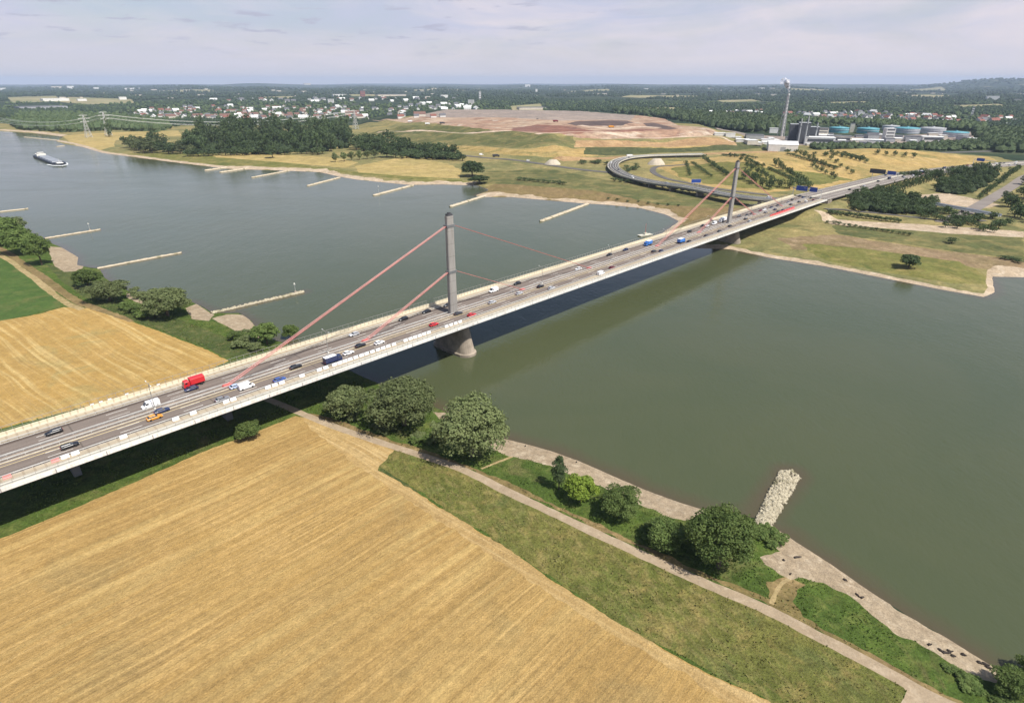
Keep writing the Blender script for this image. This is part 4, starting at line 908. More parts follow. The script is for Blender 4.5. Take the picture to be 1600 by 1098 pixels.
# ------------------------------------------------------------------ groynes, buoys, shore litter
def rock_mat(name, c, c2):
    b = NB(name); p = b.pos(); n = b.noise(p, .9, 4, .7); col = b.mix(b.rng(n, .35, .65), c, c2); n2 = b.noise(p, .25, 3); col = b.mix(b.rng(n2, .56, .64, 0, .7), col, (.15,.14,.07)); sp = b.new('ShaderNodeSeparateXYZ'); b.set(sp.inputs[0], p); col = b.mix(b.rng(sp.outputs[2], .12, .42, .85, 0), col, (.075,.062,.045))
    return b.done(col, .9, 0, .2)
M_ROCK = rock_mat('pale_stone', (.50,.45,.33), (.27,.235,.165)); M_ROCKF = rock_mat('far_pale_stone', (.54,.46,.34), (.42,.36,.26))
def groyne(a, b_, wd, h, label, seed, near=False, bend=None):
    A, B = np.array(gp(*a, 0)), np.array(gp(*b_, 0)); d = B - A; L = np.linalg.norm(d); d /= L; n = np.array([-d[1], d[0]])
    st = .55 if near else max(.9, wd / 7); nu, nv = int(L / st) + 1, int((wd + 4) / st) + 1; V, Fq = [], []
    bd = bend or 0
    for i in range(nu):
        for j in range(nv):
            u = i / (nu - 1) * L; v = (j / (nv - 1) - .5) * (wd + 4); end = max(0, (u - (L - wd * .55)) / (wd * .55)) if wd else 0
            w_ = wd / 2 * math.sqrt(max(.02, 1 - end ** 2)) * (1.0 + .16 * noise.noise(Vector((u * .12, seed, 0)))); e = abs(v) / w_
            z = h * (1 - max(0, e - .45) / .55 * 1.35) if e > .45 else h
            p = A + d * u + n * (v + bd * math.sin(PI * u / L))
            q = Vector((p[0] * (1.1 if near else .5), p[1] * (1.1 if near else .5), seed)); cell = noise.cell(q) if near else noise.noise(q)
            z += (cell * .55 + noise.noise(q * 1.9) * .5) * (.75 if near else h * .4)
            jx, jy = (noise.noise(q * 3 + Vector((5, 0, 0))) * st * .5, noise.noise(q * 3 + Vector((0, 9, 0))) * st * .5)
            V.append((p[0] + jx, p[1] + jy, max(-1.2, z)))
    for i in range(nu - 1):
        for j in range(nv - 1): Fq.append((i * nv + j, (i + 1) * nv + j, (i + 1) * nv + j + 1, i * nv + j + 1))
    o = link('stone_groyne', np_mesh('stone_groyne', V, Fq, M_ROCK if near else M_ROCKF)); return tag(o, label, 'groyne')
def boulder_groyne(a, b_, wd, h, label, n, seed):
    A, B = np.array(gp(*a, 0)), np.array(gp(*b_, 0)); d = B - A; L = np.linalg.norm(d); d /= L; nn = np.array([-d[1], d[0]]); g = np.random.default_rng(seed)
    t = (1 + 5 ** .5) / 2; iv = np.array([(-1,t,0),(1,t,0),(-1,-t,0),(1,-t,0),(0,-1,t),(0,1,t),(0,-1,-t),(0,1,-t),(t,0,-1),(t,0,1),(-t,0,-1),(-t,0,1)]) / 1.9
    fi = np.array([(0,11,5),(0,5,1),(0,1,7),(0,7,10),(0,10,11),(1,5,9),(5,11,4),(11,10,2),(10,7,6),(7,1,8),(3,9,4),(3,4,2),(3,2,6),(3,6,8),(3,8,9),(4,9,5),(2,4,11),(6,2,10),(8,6,7),(9,8,1)])
    V, Fq = [], []
    nu, nv = 40, 13
    for i in range(nu):
        for j in range(nv):
            u = i / (nu - 1) * (L + wd * .3) - .5; v = (j / (nv - 1) - .5) * wd * 1.25; e = abs(v) / (wd * .5); end = max(0, (u - L + wd * .5) / (wd * .8))
            z = h * .62 * (1 - min(1.6, e ** 2 + end ** 2) * 1.2) + .2 * noise.noise(Vector((u, v, 1))); p = A + d * u + nn * v; V.append((p[0], p[1], max(z, -1)))
    for i in range(nu - 1):
        for j in range(nv - 1): k = i * nv + j; Fq += [(k, k + nv, k + nv + 1), (k, k + nv + 1, k + 1)]
    for k in range(n):
        u = g.uniform(-.5, L + wd * .42); w_ = wd * .5 * (math.sqrt(max(.0, 1 - max(0, (u - L + wd * .08) / (wd * .36)) ** 2)) + .02) * (.80 + .36 * u / L); v = g.uniform(-1, 1) * w_
        e = abs(v) / max(w_, .1); z = h * (1 - e ** 2 * .95) * .62; s = g.uniform(.22, .62) * (1.15 if e > .7 else 1)
        c = g.normal(size=3); c /= np.linalg.norm(c); q = Matrix.Rotation(g.uniform(0, 6.3), 3, Vector(c)); sc = s * np.array([1.25, .95, .75]) * g.uniform(.8, 1.2, 3)
        vv = (iv * sc * g.uniform(.82, 1.15, (12, 1))) @ np.array(q); p = A + d * u + nn * v; b0 = len(V); V += [(p[0] + a_[0], p[1] + a_[1], z + a_[2]) for a_ in vv]; Fq += [tuple(f + b0) for f in fi]
    tag(link('stone_groyne', np_mesh('stone_groyne', V, Fq, M_ROCK)), label, 'groyne')
boulder_groyne((1190,822), (1234,742), 5.2, 1.2, 'short broad groyne of pale boulders in the foreground water', 1250, 1)
groyne((330,490), (476,456), 3.4, .9, 'long narrow stone groyne reaching out just left of the bridge', 2, True)
groyne((152,420), (284,395), 3.4, .9, 'stone groyne starting at the bushy tree, second beyond the bridge', 3)
groyne((70,373), (157,359), 3.4, .9, 'stone groyne beside the sandy spit, third beyond the bridge', 4)
groyne((-60,338), (44,326.5), 3.4, .9, 'partly seen groyne at the left edge of the near shore', 5)
groyne((918,319), (844,346.5), 5.2, 1.2, 'wide pale groyne of the far bank nearest the bridge', 6)
groyne((768,303), (703,323.5), 5.6, 1.2, 'pale hooked groyne on the far bank below the dark round tree', 7)
groyne((645,290), (583,306), 5.6, 1.2, 'far bank groyne with a white marker post at its tip', 8)
groyne((530,278), (480,291), 5.2, 1.1, 'far bank groyne below the yellow field, fourth from the bridge', 9)
groyne((452,267), (393,278), 5.2, 1.1, 'far bank groyne fifth from the bridge', 10)
groyne((390,263), (343,270), 7, 1.4, 'far bank groyne sixth from the bridge', 11)
groyne((354,262), (320,267), 7, 1.4, 'smallest far bank groyne before the long straight shore', 12)
groyne((105,221), (38,214.5), 6.0, 0.9, 'low far groyne just behind the barge', 13)
groyne((100,228), (88,229.5), 6.0, 0.9, 'short stub groyne right of the barge', 14)
def marker(x, y, z, h, lab, red=False):
    p = gp(x, y, 0); m = empty('river_marker', (p[0], p[1], 0), 0, lab, 'marker')
    MB().lathe((0, 0, 0), [(.9, 0), (.9, z), (.45, z + .6), (.12, z + .7)], 10).build('base', M_CONC, m)
    MB().tube((0, 0, z + .5), (0, 0, z + h), .12, .08).build('pole', M_GALV if not red else M_CABLE, m)
    MB().lathe((0, 0, z + h * .78), [(.1, 0), (.75, .1), (.1, 1.3)], 8).build('topmark', M_CABLE if red else M_WHITE, m)
marker(462, 458, .9, 5.5, 'thin white marker pole on the tip of the groyne just left of the bridge'); marker(141, 361, .9, 6, 'white marker pole on the third groyne beyond the bridge'); marker(592, 304, 1.2, 9, 'white marker post on the far bank groyne tip')
p = gp(1008, 368, 0); bo = empty('beacon_raft', (p[0], p[1], 0), .5, 'pale moored raft with a pink mast on the water beside the bridge', 'raft')
MB().hexa([(-5.5,-2,-.3),(5.5,-2,-.3),(5.5,2,-.3),(-5.5,2,-.3),(-6.5,-2.3,.8),(6.5,-2.3,.8),(6.5,2.3,.8),(-6.5,2.3,.8)]).build('hull', M_WALK2, bo)
MB().tube((0,0,.8),(0,0,10),.22,.12).build('mast', M_CABLE, bo); MB().box((0,0,1.6),(2.4,2,1.6)).build('cabin', M_WALK2, bo)
M_WOOD = plain('driftwood', (.045,.035,.028), .9, var=.4, scale=2)
def litter(x, y, L, seed, lab, n=3):
    g = random.Random(seed); mb = MB(); p = gt(x, y); z = hz(*p) + .15; a = g.uniform(-1, .2)
    pts = [(p[0], p[1], z)]
    for i in range(n):
        a += g.uniform(-.4, .4); q = pts[-1]; pts.append((q[0] + math.cos(a) * L / n, q[1] + math.sin(a) * L / n, z + g.uniform(0, .25)))
    ring = []
    for i, q in enumerate(pts):
        r = .30 * (1 - .6 * i / n); ring.append([(q[0] + r * math.cos(t) * .6, q[1] + r * math.sin(t), q[2] + r * math.sin(t * 1.0 + 1.2)) for t in [2 * PI * k / 6 for k in range(6)]])
    mb.loft(ring, smooth=True); tag(mb.build('driftwood_log', M_WOOD), lab, 'driftwood', 'dark driftwood along the gravel beach')
for i, (x, y, L) in enumerate([(1241,871,4.5),(1223,875,1.3),(1234,897,1.2),(1318,905,2),(1337,928,3),(1345,934,2.5),(1450,1007,2.2),(1466,1014,3),(1473,1018,3.5),(1480,1016,2.5),(1486,1024,2),(1502,1022,2.2),(1527,1034,2.5),(1535,1036,3),(1540,1041,3),(900,722,1),(985,762,1.2),(820,697,1)]):
    litter(x, y, L * .42, i, 'dark piece of driftwood lying on the gravel beach')

# ------------------------------------------------------------------ houses, halls and works
def wallm(n, c): return plain(n, c, .8, var=.10, scale=.2)
W_WHITE = wallm('white_render', (.66,.65,.62)); W_CREAM = wallm('cream_render', (.55,.50,.42)); W_GREY = wallm('grey_cladding', (.34,.35,.36)); W_DARK = wallm('dark_plant', (.085,.09,.10)); W_RED = wallm('red_brick', (.34,.12,.09))
RF_RED = wallm('red_tiles', (.21,.085,.062)); RF_BROWN = wallm('brown_tiles', (.17,.095,.075)); RF_GREY = wallm('slate', (.13,.13,.14)); RF_TEAL = plain('teal_roof_paint', (.10,.29,.34), .5, var=.15, scale=.1); RF_WHITE = wallm('white_roofing', (.70,.70,.68)); W_SILVER = plain('silver_cladding', (.50,.52,.56), .4, .4, var=.12, scale=.1)
def house_mesh(wm, rm, l=1.3, ch=True):
    mb = MB(); x, y, z, e = l / 2, .5, .55, .06
    mb.hexa([(-x,-y,-.1),(x,-y,-.1),(x,y,-.1),(-x,y,-.1),(-x,-y,z),(x,-y,z),(x,y,z),(-x,y,z)], 0)
    mb.add([(-x,-y,z),(-x,y,z),(-x,0,1.0),(x,-y,z),(x,y,z),(x,0,1.0)], [(0,2,1),(3,4,5)], 0)
    a, b_, t = x + e, y + e, .05
    mb.add([(-a,-b_,z-.04),(a,-b_,z-.04),(a,0,1.0+t),(-a,0,1.0+t),(a,b_,z-.04),(-a,b_,z-.04)], [(0,1,2,3),(3,2,4,5)], 1)
    if ch: mb.box((x * .4, .12, 1.02), (.1, .1, .3), 1)
    return mb.mesh('house', [wm, rm])
HM = [(house_mesh(W_WHITE, RF_RED), 'white house with a red roof'), (house_mesh(W_WHITE, RF_BROWN), 'white house with a brown roof'), (house_mesh(W_CREAM, RF_RED, 1.6), 'long cream house with a red roof'), (house_mesh(W_WHITE, RF_GREY, 1.2), 'white house with a grey slate roof'), (house_mesh(W_CREAM, RF_BROWN, 2.2), 'cream terrace under one brown roof'), (house_mesh(W_WHITE, RF_WHITE, 1.8, False), 'white house with a pale roof')]
gh = random.Random(11)
def town(P, n, where, seed, w_=(0, 1, 1, 3, 3, 4, 5, 5), sz=(9, 14)):
    for x, y in sample_poly(P, n, seed, 2.2):
        p = gt(x, y); k = gh.choice(w_); me, lb = HM[k]; s = gh.uniform(*sz)
        o = link('house', me, None, (p[0], p[1], hz(*p)), gh.choice((.3, 1.87, .3, .9)) + gh.uniform(-.15, .15)); o.scale = (s * 1.1, s, s * gh.uniform(.75, .95)); tag(o, lb + ' ' + where, 'house', where)
town([(205,187),(215,172),(300,167),(420,166),(545,168),(640,174),(700,180),(690,186),(620,187),(540,187),(420,187.5),(300,186)], 165, 'in the suburb behind the wood', 31)
town([(610,167),(650,162),(745,164),(752,173),(690,173),(630,172)], 26, 'on the pale estate left of the landfill', 32, (3, 5, 5, 3), (11, 17))
town([(1210,186),(1225,178),(1330,175),(1400,178),(1390,188),(1300,188)], 50, 'in the village behind the works', 33, (0, 1, 3, 5, 3))
town([(1350,180),(1430,180),(1500,184),(1575,184),(1590,192),(1500,193),(1420,189)], 42, 'in the right village beyond the tanks', 34, (0, 0, 2, 3, 5))
town([(1080,178),(1200,174),(1200,181),(1110,183)], 20, 'in the hamlet between the woods', 35, (3, 1, 5))
town([(300,158),(560,154),(700,152),(760,156),(640,160),(420,162)], 34, 'scattered among the distant woods', 36, (3, 5, 1), (13, 22))
def block(x, y, wpx, hpx, dep, wm, rm, label, rot=0.0, name='building', cat='building', parts=True, windows=0, group=None):
    p = gt(x, y); z = hz(*p); m = world_size(p, z, 1, 1)[0]; W_, H_ = wpx * m, hpx * m; D_ = dep or W_ * .6
    r = empty(name, (p[0], p[1], z), -math.atan2(p[0], p[1]) + rot, label, cat, group)
    MB().box((0, 0, H_ / 2 - .5), (W_, D_, H_ + 1)).build('wall', wm, r)
    mb = MB(); mb.box((0, 0, H_ + .25), (W_ + .8, D_ + .8, .5)); mb.build('roof', rm, r)
    if windows:
        for k in range(windows):
            MB().box((0, -D_ / 2 - .06, H_ * (k + .6) / windows), (W_ * .86, .1, H_ / windows * .42)).build('window_band', W_DARK, r)
    return r
def gable(x, y, wpx, hpx, dep, wm, rm, label, rot=0.0, name='hall', cat='hall', rise=.3):
    p = gt(x, y); z = hz(*p); m = world_size(p, z, 1, 1)[0]; w2, H_ = wpx * m / 2, hpx * m; d2 = dep / 2
    r = empty(name, (p[0], p[1], z), -math.atan2(p[0], p[1]) + rot, label, cat); e = H_ * (1 - rise)
    mb = MB().box((0, 0, e / 2 - .5), (2 * w2, 2 * d2, e + 1)); mb.build('wall', wm, r)
    mb = MB(); mb.add([(-w2-.4,-d2-.4,e),(w2+.4,-d2-.4,e),(w2+.4,0,H_),(-w2-.4,0,H_),(w2+.4,d2+.4,e),(-w2-.4,d2+.4,e)], [(0,1,2,3),(3,2,4,5),(0,3,5),(1,4,2)]); mb.build('roof', rm, r)
    MB().box((0, -d2 - .08, e * .35), (w2 * .35, .12, e * .6)).build('gate', W_GREY, r)
    return r
def tank(x, y, wpx, hpx, wm, rm, label, dome=.22):
    p = gt(x, y); z = hz(*p); m = world_size(p, z, 1, 1)[0]; R_, H_ = wpx * m / 2, hpx * m
    r = empty('storage_tank', (p[0], p[1], z), 0, label, 'tank')
    MB().lathe((0, 0, 0), [(R_, -1), (R_, H_ * (1 - dome))], 32).build('shell', wm, r)
    MB().lathe((0, 0, H_ * (1 - dome)), [(R_ * 1.02, .02), (R_ * 1.02, .9), (R_ * .7, H_ * dome * .7), (R_ * .12, H_ * dome), (R_ * .12, H_ * dome + 1.4)], 32).build('roof', rm, r)
    mb = MB().lathe((0, 0, H_ * .45), [(R_ * 1.015, 0), (R_ * 1.03, .2), (R_ * 1.03, .8), (R_ * 1.015, 1.0)], 32).build('stiffening_ring', W_GREY, r)
tank(1310, 207, 28, 8.5, RF_TEAL, RF_TEAL, 'leftmost round tank, teal all over'); tank(1355, 208, 31, 8.5, RF_TEAL, RF_TEAL, 'wide teal tank left of the white tower block'); tank(1391, 203, 24, 7, W_SILVER, W_GREY, 'silver tank partly behind the white tower block')
tank(1416, 208, 35, 9, W_SILVER, RF_TEAL, 'large silver tank right of the white tower block'); tank(1456, 208, 35, 9, W_SILVER, W_GREY, 'large silver tank with a grey domed top'); tank(1492, 214, 34, 8.5, W_SILVER, RF_TEAL, 'rightmost large tank with a teal tinted roof')
block(1386, 220, 13, 18, 16, W_WHITE, RF_WHITE, 'tall white tower block standing before the tanks', .4, 'tower_block', 'tower', windows=4)
block(1279, 225, 42, 10, 30, W_WHITE, RF_WHITE, 'white flat roofed hall right of the dark plant', .12, windows=1); block(1310, 222, 34, 9, 24, W_CREAM, RF_GREY, 'cream flat hall below the leftmost teal tank', .1, windows=1); block(1345, 223, 60, 5, 22, W_WHITE, RF_WHITE, 'long low white shed in front of the teal tanks', .05); block(1455, 221, 28, 7, 25, W_WHITE, RF_WHITE, 'white hall below the silver tanks', .2, windows=1); block(1424, 221, 20, 8, 20, W_GREY, RF_GREY, 'small grey hall right of the white tower block', .2)
block(1284, 213, 15, 12, 18, W_CREAM, RF_GREY, 'cream process building beside the dark plant', .1, windows=3); block(1330, 207, 6, 13, 10, W_CREAM, RF_GREY, 'slim cream tower between the two teal tanks', .1)
gable(1221, 235, 42, 14, 42, W_WHITE, RF_WHITE, 'white gabled hall at the foot of the chimney', .1)
for i, (x, y, w_, h_, lab) in enumerate([(1124,212,16,4,'long low white shed at the left end of the works'),(1140,218,14,5,'white shed among the yards left of the chimney'),(1160,222,20,4,'flat white shed beside the landfill road'),(1178,217,26,6,'grey blue shed before the chimney yard'),(1196,224,14,6,'white shed next to the gabled hall'),(1208,208,12,7,'pale block behind the gabled hall')]):
    block(x, y, w_, h_, None, W_WHITE if i != 3 else W_GREY, RF_WHITE if i != 3 else RF_GREY, lab, .15)
for i, (x, y, w_, h_, lab) in enumerate([(1237,222,12,26,'dark tall boiler house of the plant beside the chimney'),(1252,224,16,30,'darkest and tallest block of the plant'),(1268,222,14,22,'dark block at the right end of the plant')]):
    r = block(x, y, w_, h_, 24, W_DARK, W_GREY, lab, .1, 'plant_building', 'plant', windows=0)
    mb = MB()
for x, y, h_, lab in [(1246,226,38,'thin grey stack on the left of the dark plant'),(1256,226,42,'highest thin stack of the dark plant'),(1272,224,30,'short thin stack at the right of the dark plant')]:
    p = gt(x, y); m = world_size(p, 4, 1, 1)[0]; r = empty('flue_stack', (p[0], p[1], hz(*p)), 0, lab, 'stack'); MB().tube((0, 0, -1), (0, 0, h_ * m), 1.6, 1.2, 10).build('pipe', W_GREY, r); MB().lathe((0, 0, h_ * m * .7), [(2.4, 0), (2.4, .8)], 10).build('platform', W_DARK, r)
gw_ = random.Random(77)
for x, y in sample_poly([(1120,222),(1180,212),(1235,214),(1300,212),(1400,214),(1515,212),(1525,222),(1400,226),(1260,230),(1180,226)], 44, 55, 6):
    k = gw_.randrange(3); block(x, y, gw_.uniform(7, 18), gw_.uniform(2.5, 6), gw_.uniform(10, 26), (W_WHITE, W_GREY, W_CREAM)[k], (RF_WHITE, RF_GREY, RF_WHITE)[k], ('white', 'grey', 'cream')[k] + ' low shed among the yards of the works', gw_.uniform(-.1, .4), 'shed', 'shed', True, 0, 'low sheds of the works')
# tall lattice chimney with its plume
p = gt(1221, 213); cz = hz(*p); m = world_size(p, cz, 1, 1)[0]; CH = 88.0
ch = empty('chimney', (p[0], p[1], cz), .4, 'tall white smoking chimney held in a lattice frame', 'chimney')
MB().tube((0, 0, -1), (0, 0, CH), 2.6, 2.2, 14).build('flue', W_WHITE, ch)
mb = MB(); leg = [(9.5 * math.cos(a), 9.5 * math.sin(a)) for a in (0.3, 2.39, 4.49)]; N = 12
def lp(i, k): t = k / N; return (leg[i][0] * (1 - .68 * t), leg[i][1] * (1 - .68 * t), CH * .95 * t)
for i in range(3):
    mb.tube(lp(i, 0), lp(i, N), .7, .55, 6)
    for k in range(N): mb.tube(lp(i, k), lp((i + 1) % 3, k + 1), .32, .32, 4); mb.tube(lp(i, k + 1), lp((i + 1) % 3, k + 1), .32, .32, 4)
mb.build('lattice', W_GREY, ch); MB().lathe((0, 0, CH - 4), [(3.3, 0), (3.3, 1.2)], 14).build('platform', W_GREY, ch)
def steam_mat():
    b = NB('steam'); p = b.objco(); n = b.noise(p, .16, 5, .6)
    b.done((.90, .90, .92), 1.0, 0, 0); tr = b.new('ShaderNodeBsdfTransparent'); tl = b.new('ShaderNodeBsdfTranslucent'); tl.inputs[0].default_value = (.9, .9, .92, 1)
    m1 = b.new('ShaderNodeMixShader'); m1.inputs[0].default_value = .35; b.t.links.new(b.b.outputs[0], m1.inputs[1]); b.t.links.new(tl.outputs[0], m1.inputs[2])
    m2 = b.new('ShaderNodeMixShader'); b.set(m2.inputs[0], b.rng(n, .40, .66, .0, .62)); b.t.links.new(tr.outputs[0], m2.inputs[1]); b.t.links.new(m1.outputs[0], m2.inputs[2]); b.t.links.new(m2.outputs[0], b.n['Material Output'].inputs[0])
    return b.mat
import bmesh
bm = bmesh.new(); gs = random.Random(9)
for k in range(16):
    t = k / 15; c = Vector((-13 * t ** 1.1 + gs.uniform(-3, 3) * t, gs.uniform(-3, 3) * t, 20 * t ** .85 + 5)); q0 = 1.7 + 4.6 * t * gs.uniform(.7, 1.15)
    r_ = bmesh.ops.create_icosphere(bm, subdivisions=3, radius=q0)
    for v in r_['verts']:
        q = v.co.copy(); v.co = c + q * (1 + .35 * noise.noise(q * .35 + c) + .2 * noise.noise(q * .9))
me = bpy.data.meshes.new('steam_plume'); bm.to_mesh(me); bm.free(); me.materials.append(steam_mat())
for f in me.polygons: f.use_smooth = True
tag(link('steam_plume', me, None, (p[0], p[1], cz + CH - 1)), 'small white steam plume drifting from the chimney top', 'steam')
# distant single buildings
for x, y, w_, h_, wm, lab in [(484,160,5,5.5,W_WHITE,'left block of three white flats above the suburb'),(495,160,5,6,W_WHITE,'middle block of three white flats above the suburb'),(517,161,9,5.5,W_WHITE,'right block of three white flats above the suburb'),(567,152,7,9,W_RED,'red high rise far beyond the suburb'),(750,156,3.2,12,W_WHITE,'slender white tower left of the landfill top'),
    (736,164,9,7,W_WHITE,'white flats beside the slender tower'),(694,153,11,4,W_WHITE,'white apartment group far left of the slender tower'),(668,154,8,3,W_CREAM,'low pale building beside the far white apartments'),(65,171,62,4.5,W_GREY,'long pale warehouse roof on the far left'),(86,158,34,3.5,W_WHITE,'long white hall in the left plain'),(128,158,12,3,W_WHITE,'white hall right of the long one in the left plain'),(192,156,10,4,W_WHITE,'white building at the right end of the left plain'),
    (110,139,9,4,W_WHITE,'bright far block near the horizon on the left'),(88,138.5,14,3,W_CREAM,'pale far block left of the bright one'),(205,140,22,2,W_WHITE,'long white far hall near the left horizon'),(150,139,7,2,W_WHITE,'tiny white far block near the left horizon'),(4,141,9,3,W_WHITE,'white far block at the left edge'),(530,151,20,3,W_WHITE,'white far hall left of the red high rise'),(610,150,44,2,W_CREAM,'very long pale far hall right of the red high rise'),
    (824,136,8,3.5,W_WHITE,'white far building above the landfill'),(838,145,3,5,W_WHITE,'small white tower above the landfill'),(830,171,42,3,W_CREAM,'long cream shed behind the landfill top'),(1422,188,9,8,W_WHITE,'bright white round ended building behind the tanks'),(1434,180,14,3.5,W_RED,'red roofed long building in the right village'),(1550,156,16,5,W_WHITE,'white far estate on the right slope'),(1518,181,2.6,13,W_WHITE,'thin white tower right of the tanks'),(1575,197,9,4,W_WHITE,'white house block at the right edge'),
    (1345,181,9,5,W_WHITE,'white block in the village behind the teal tanks'),(940,148,30,2,W_CREAM,'pale far hall above the landfill on the right'),(480,133,10,2.5,W_CREAM,'tiny pale block on the horizon, left of centre'),(1010,141,8,2.5,W_WHITE,'tiny white block near the horizon, right of centre'),(1190,140,8,2.5,W_WHITE,'tiny white block near the horizon left of the plume')]:
    block(x, y, w_, h_, None, wm, RF_WHITE if wm is W_WHITE else RF_GREY, lab, .2, windows=4 if h_ > 5 else 0)
for x, y in sample_poly([(-40,139),(300,140),(800,138),(1200,139),(1640,139),(1640,158),(1200,160),(800,150),(300,158),(-40,156)], 90, 66, 8):
    block(x, y, gw_.uniform(3, 9), gw_.uniform(1.0, 2.2), None, W_CREAM, (RF_WHITE, RF_GREY, RF_BROWN)[gw_.randrange(3)], 'tiny pale building scattered over the far wooded plain', gw_.uniform(-.3, .4), 'building', 'building', True, 0, 'pale buildings on the far plain')
# gravel heaps by the slip road
for x, y, w_, h_, lab in [(864,257,29,9,'pale gravel heap beside the far side road'),(1026,257,32,11,'pale gravel heap inside the slip road bend')]:
    p = gt(x, y); m = world_size(p, 4, 1, 1)[0]; W_, H_ = w_ * m, h_ * m; V = []; n = 18
    for j, (r, z) in enumerate(((1, -.3), (.80, .30), (.56, .72), (.40, .97), (.0, 1.0))):
        for i in range(n): a = 2 * PI * i / n; f = 1 + .3 * noise.noise(Vector((math.cos(a) * 2, math.sin(a) * 2, j))); V.append((W_ / 2 * r * f * math.cos(a), W_ / 2.6 * r * f * math.sin(a), H_ * .8 * z))
    Fq = [(j * n + i, j * n + (i + 1) % n, (j + 1) * n + (i + 1) % n, (j + 1) * n + i) for j in range(4) for i in range(n)]
    tag(link('gravel_heap', np_mesh('gravel_heap', V, Fq, plain('heap_gravel', (.46,.40,.31), .9, var=.15), smooth=True), None, (p[0], p[1], hz(*p)), .3), lab, 'gravel heap')
# power pylons and their lines
def lattice(name, x, y, H_, lab):
    p = gt(x, y); r = empty(name, (p[0], p[1], hz(*p)), .9, lab, 'power pylon'); mb = MB(); n = 7
    def cp(i, k): t = k / n; w_ = 5.0 * (1 - t) ** 1.2 + .7; return ((w_, -w_, -w_, w_)[i], (w_, w_, -w_, -w_)[i], H_ * t)
    for i in range(4):
        for k in range(n): mb.tube(cp(i, k), cp(i, k + 1), .34, .34, 4); mb.tube(cp(i, k), cp((i + 1) % 4, k + 1), .2, .2, 4); mb.tube(cp((i + 1) % 4, k), cp(i, k + 1), .2, .2, 4)
    mb.build('lattice', M_GALV, r); c = MB()
    for z, w_ in ((H_ * .98, 8), (H_ * .84, 12), (H_ * .70, 9)): c.tube((-w_, 0, z), (w_, 0, z), .4, .4, 4); c.tube((-w_, 0, z), (0, 0, z + 2.5), .2, .2, 4); c.tube((w_, 0, z), (0, 0, z + 2.5), .2, .2, 4)
    c.build('cross_arms', M_GALV, r); return p
pa = lattice('power_pylon', 170, 212, 50, 'lattice power pylon right of the pair on the far bank'); pb = lattice('power_pylon', 139, 215, 46, 'lattice power pylon left of the pair on the far bank')
pc = lattice('power_pylon', 556, 202, 44, 'lattice power pylon half hidden behind the far wood'); pd = lattice('power_pylon', -25, 214, 46, 'lattice power pylon left of the picture on the near side of the far river')
def wires(a, b_, h, sag, lab):
    r = empty('power_line', (a[0], a[1], 0), 0, lab, 'power line'); d = np.array(b_) - np.array(a); L = np.linalg.norm(d); n = np.array([-d[1], d[0]]) / L
    for o, dh in ((-10, .82), (10, .82), (-7, .97), (7, .97)):
        pts_ = [(d[0] * t + n[0] * o, d[1] * t + n[1] * o, 3 + h * dh - sag * 4 * t * (1 - t)) for t in np.linspace(0, 1, 17)]; mb = MB()
        for q, w_ in zip(pts_, pts_[1:]): mb.tube(q, w_, .30, .30, 4, cap=False)
        mb.build('conductor', M_GALV, r)
wires(pa, pc, 47, 22, 'sagging power line from the pylon pair over the far wood'); wires(pa, pd, 47, 18, 'sagging power line from the pylon pair over the river')

# ------------------------------------------------------------------ barge
a, b_ = np.array(gp(61, 245, 0)), np.array(gp(97, 259, 0)); BLn = float(np.linalg.norm(b_ - a)); c = (a + b_) / 2; br = math.atan2(*(b_ - a)[::-1])
bg_ = empty('cargo_barge', (c[0], c[1], 0), br, 'long dark cargo barge with white hatches heading down the river', 'barge')
L2, Wd = BLn / 2, BLn * .105
M_HULL = plain('hull_paint', (.025,.03,.045), .5, var=.2, scale=.1); M_HATCH = plain('hatch_paint', (.25,.27,.30), .5, var=.15, scale=.1)
def hr(z, f): return [(-L2, -Wd / 2 * .8 * f, z), (-L2 * .93, -Wd / 2 * f, z), (L2 * .78, -Wd / 2 * f, z), (L2 * .93, -Wd / 2 * .55 * f, z), (L2 * (.99 + .02 * f), 0, z), (L2 * .93, Wd / 2 * .55 * f, z), (L2 * .78, Wd / 2 * f, z), (-L2 * .93, Wd / 2 * f, z), (-L2, Wd / 2 * .8 * f, z)]
MB().loft([hr(-.6, .94), hr(.6, 1), hr(2.6, 1.0), hr(2.9, 1.02)]).build('hull', M_HULL, bg_)
for k in range(5): MB().box((-L2 * .48 + k * L2 * .255, 0, 3.7), (L2 * .24, Wd * .76, 1.5), taper=.94).build('hatch_cover', M_HATCH, bg_)
wh = MB().box((-L2 * .78, 0, 4.6), (L2 * .2, Wd * .72, 3.4)).build('wheelhouse', M_WHITE, bg_); MB().box((-L2 * .76, 0, 7.4), (L2 * .10, Wd * .55, 2.2), taper=.92).build('bridge_cabin', M_WHITE, wh); MB().box((-L2 * .76, 0, 7.5), (L2 * .103, Wd * .565, .8)).build('window_band', W_DARK, wh)
MB().tube((L2 * .84, 0, 2.9), (L2 * .84, 0, 9), .3, .15).build('mast', M_WHITE, bg_); MB().box((L2 * .86, 0, 3.3), (L2 * .1, Wd * .5, .9), taper=.8).build('foredeck', M_WHITE, bg_); MB().box((-L2 * .93, 0, 3.3), (L2 * .08, Wd * .6, .8)).build('stern_deck', RF_RED, bg_)
mb = MB()
mb.loft([[(L2 * .99 + 2.5, 0, -.2), (L2 * .99 + 2.0, 0, .5), (L2 * 1.0, 0, .2)], [(L2 * .86, Wd * .62, -.2), (L2 * .85, Wd * .56, .5), (L2 * .84, Wd * .5, .2)], [(L2 * .6, Wd * .85, -.2), (L2 * .6, Wd * .72, .2), (L2 * .6, Wd * .6, .1)]], smooth=True)
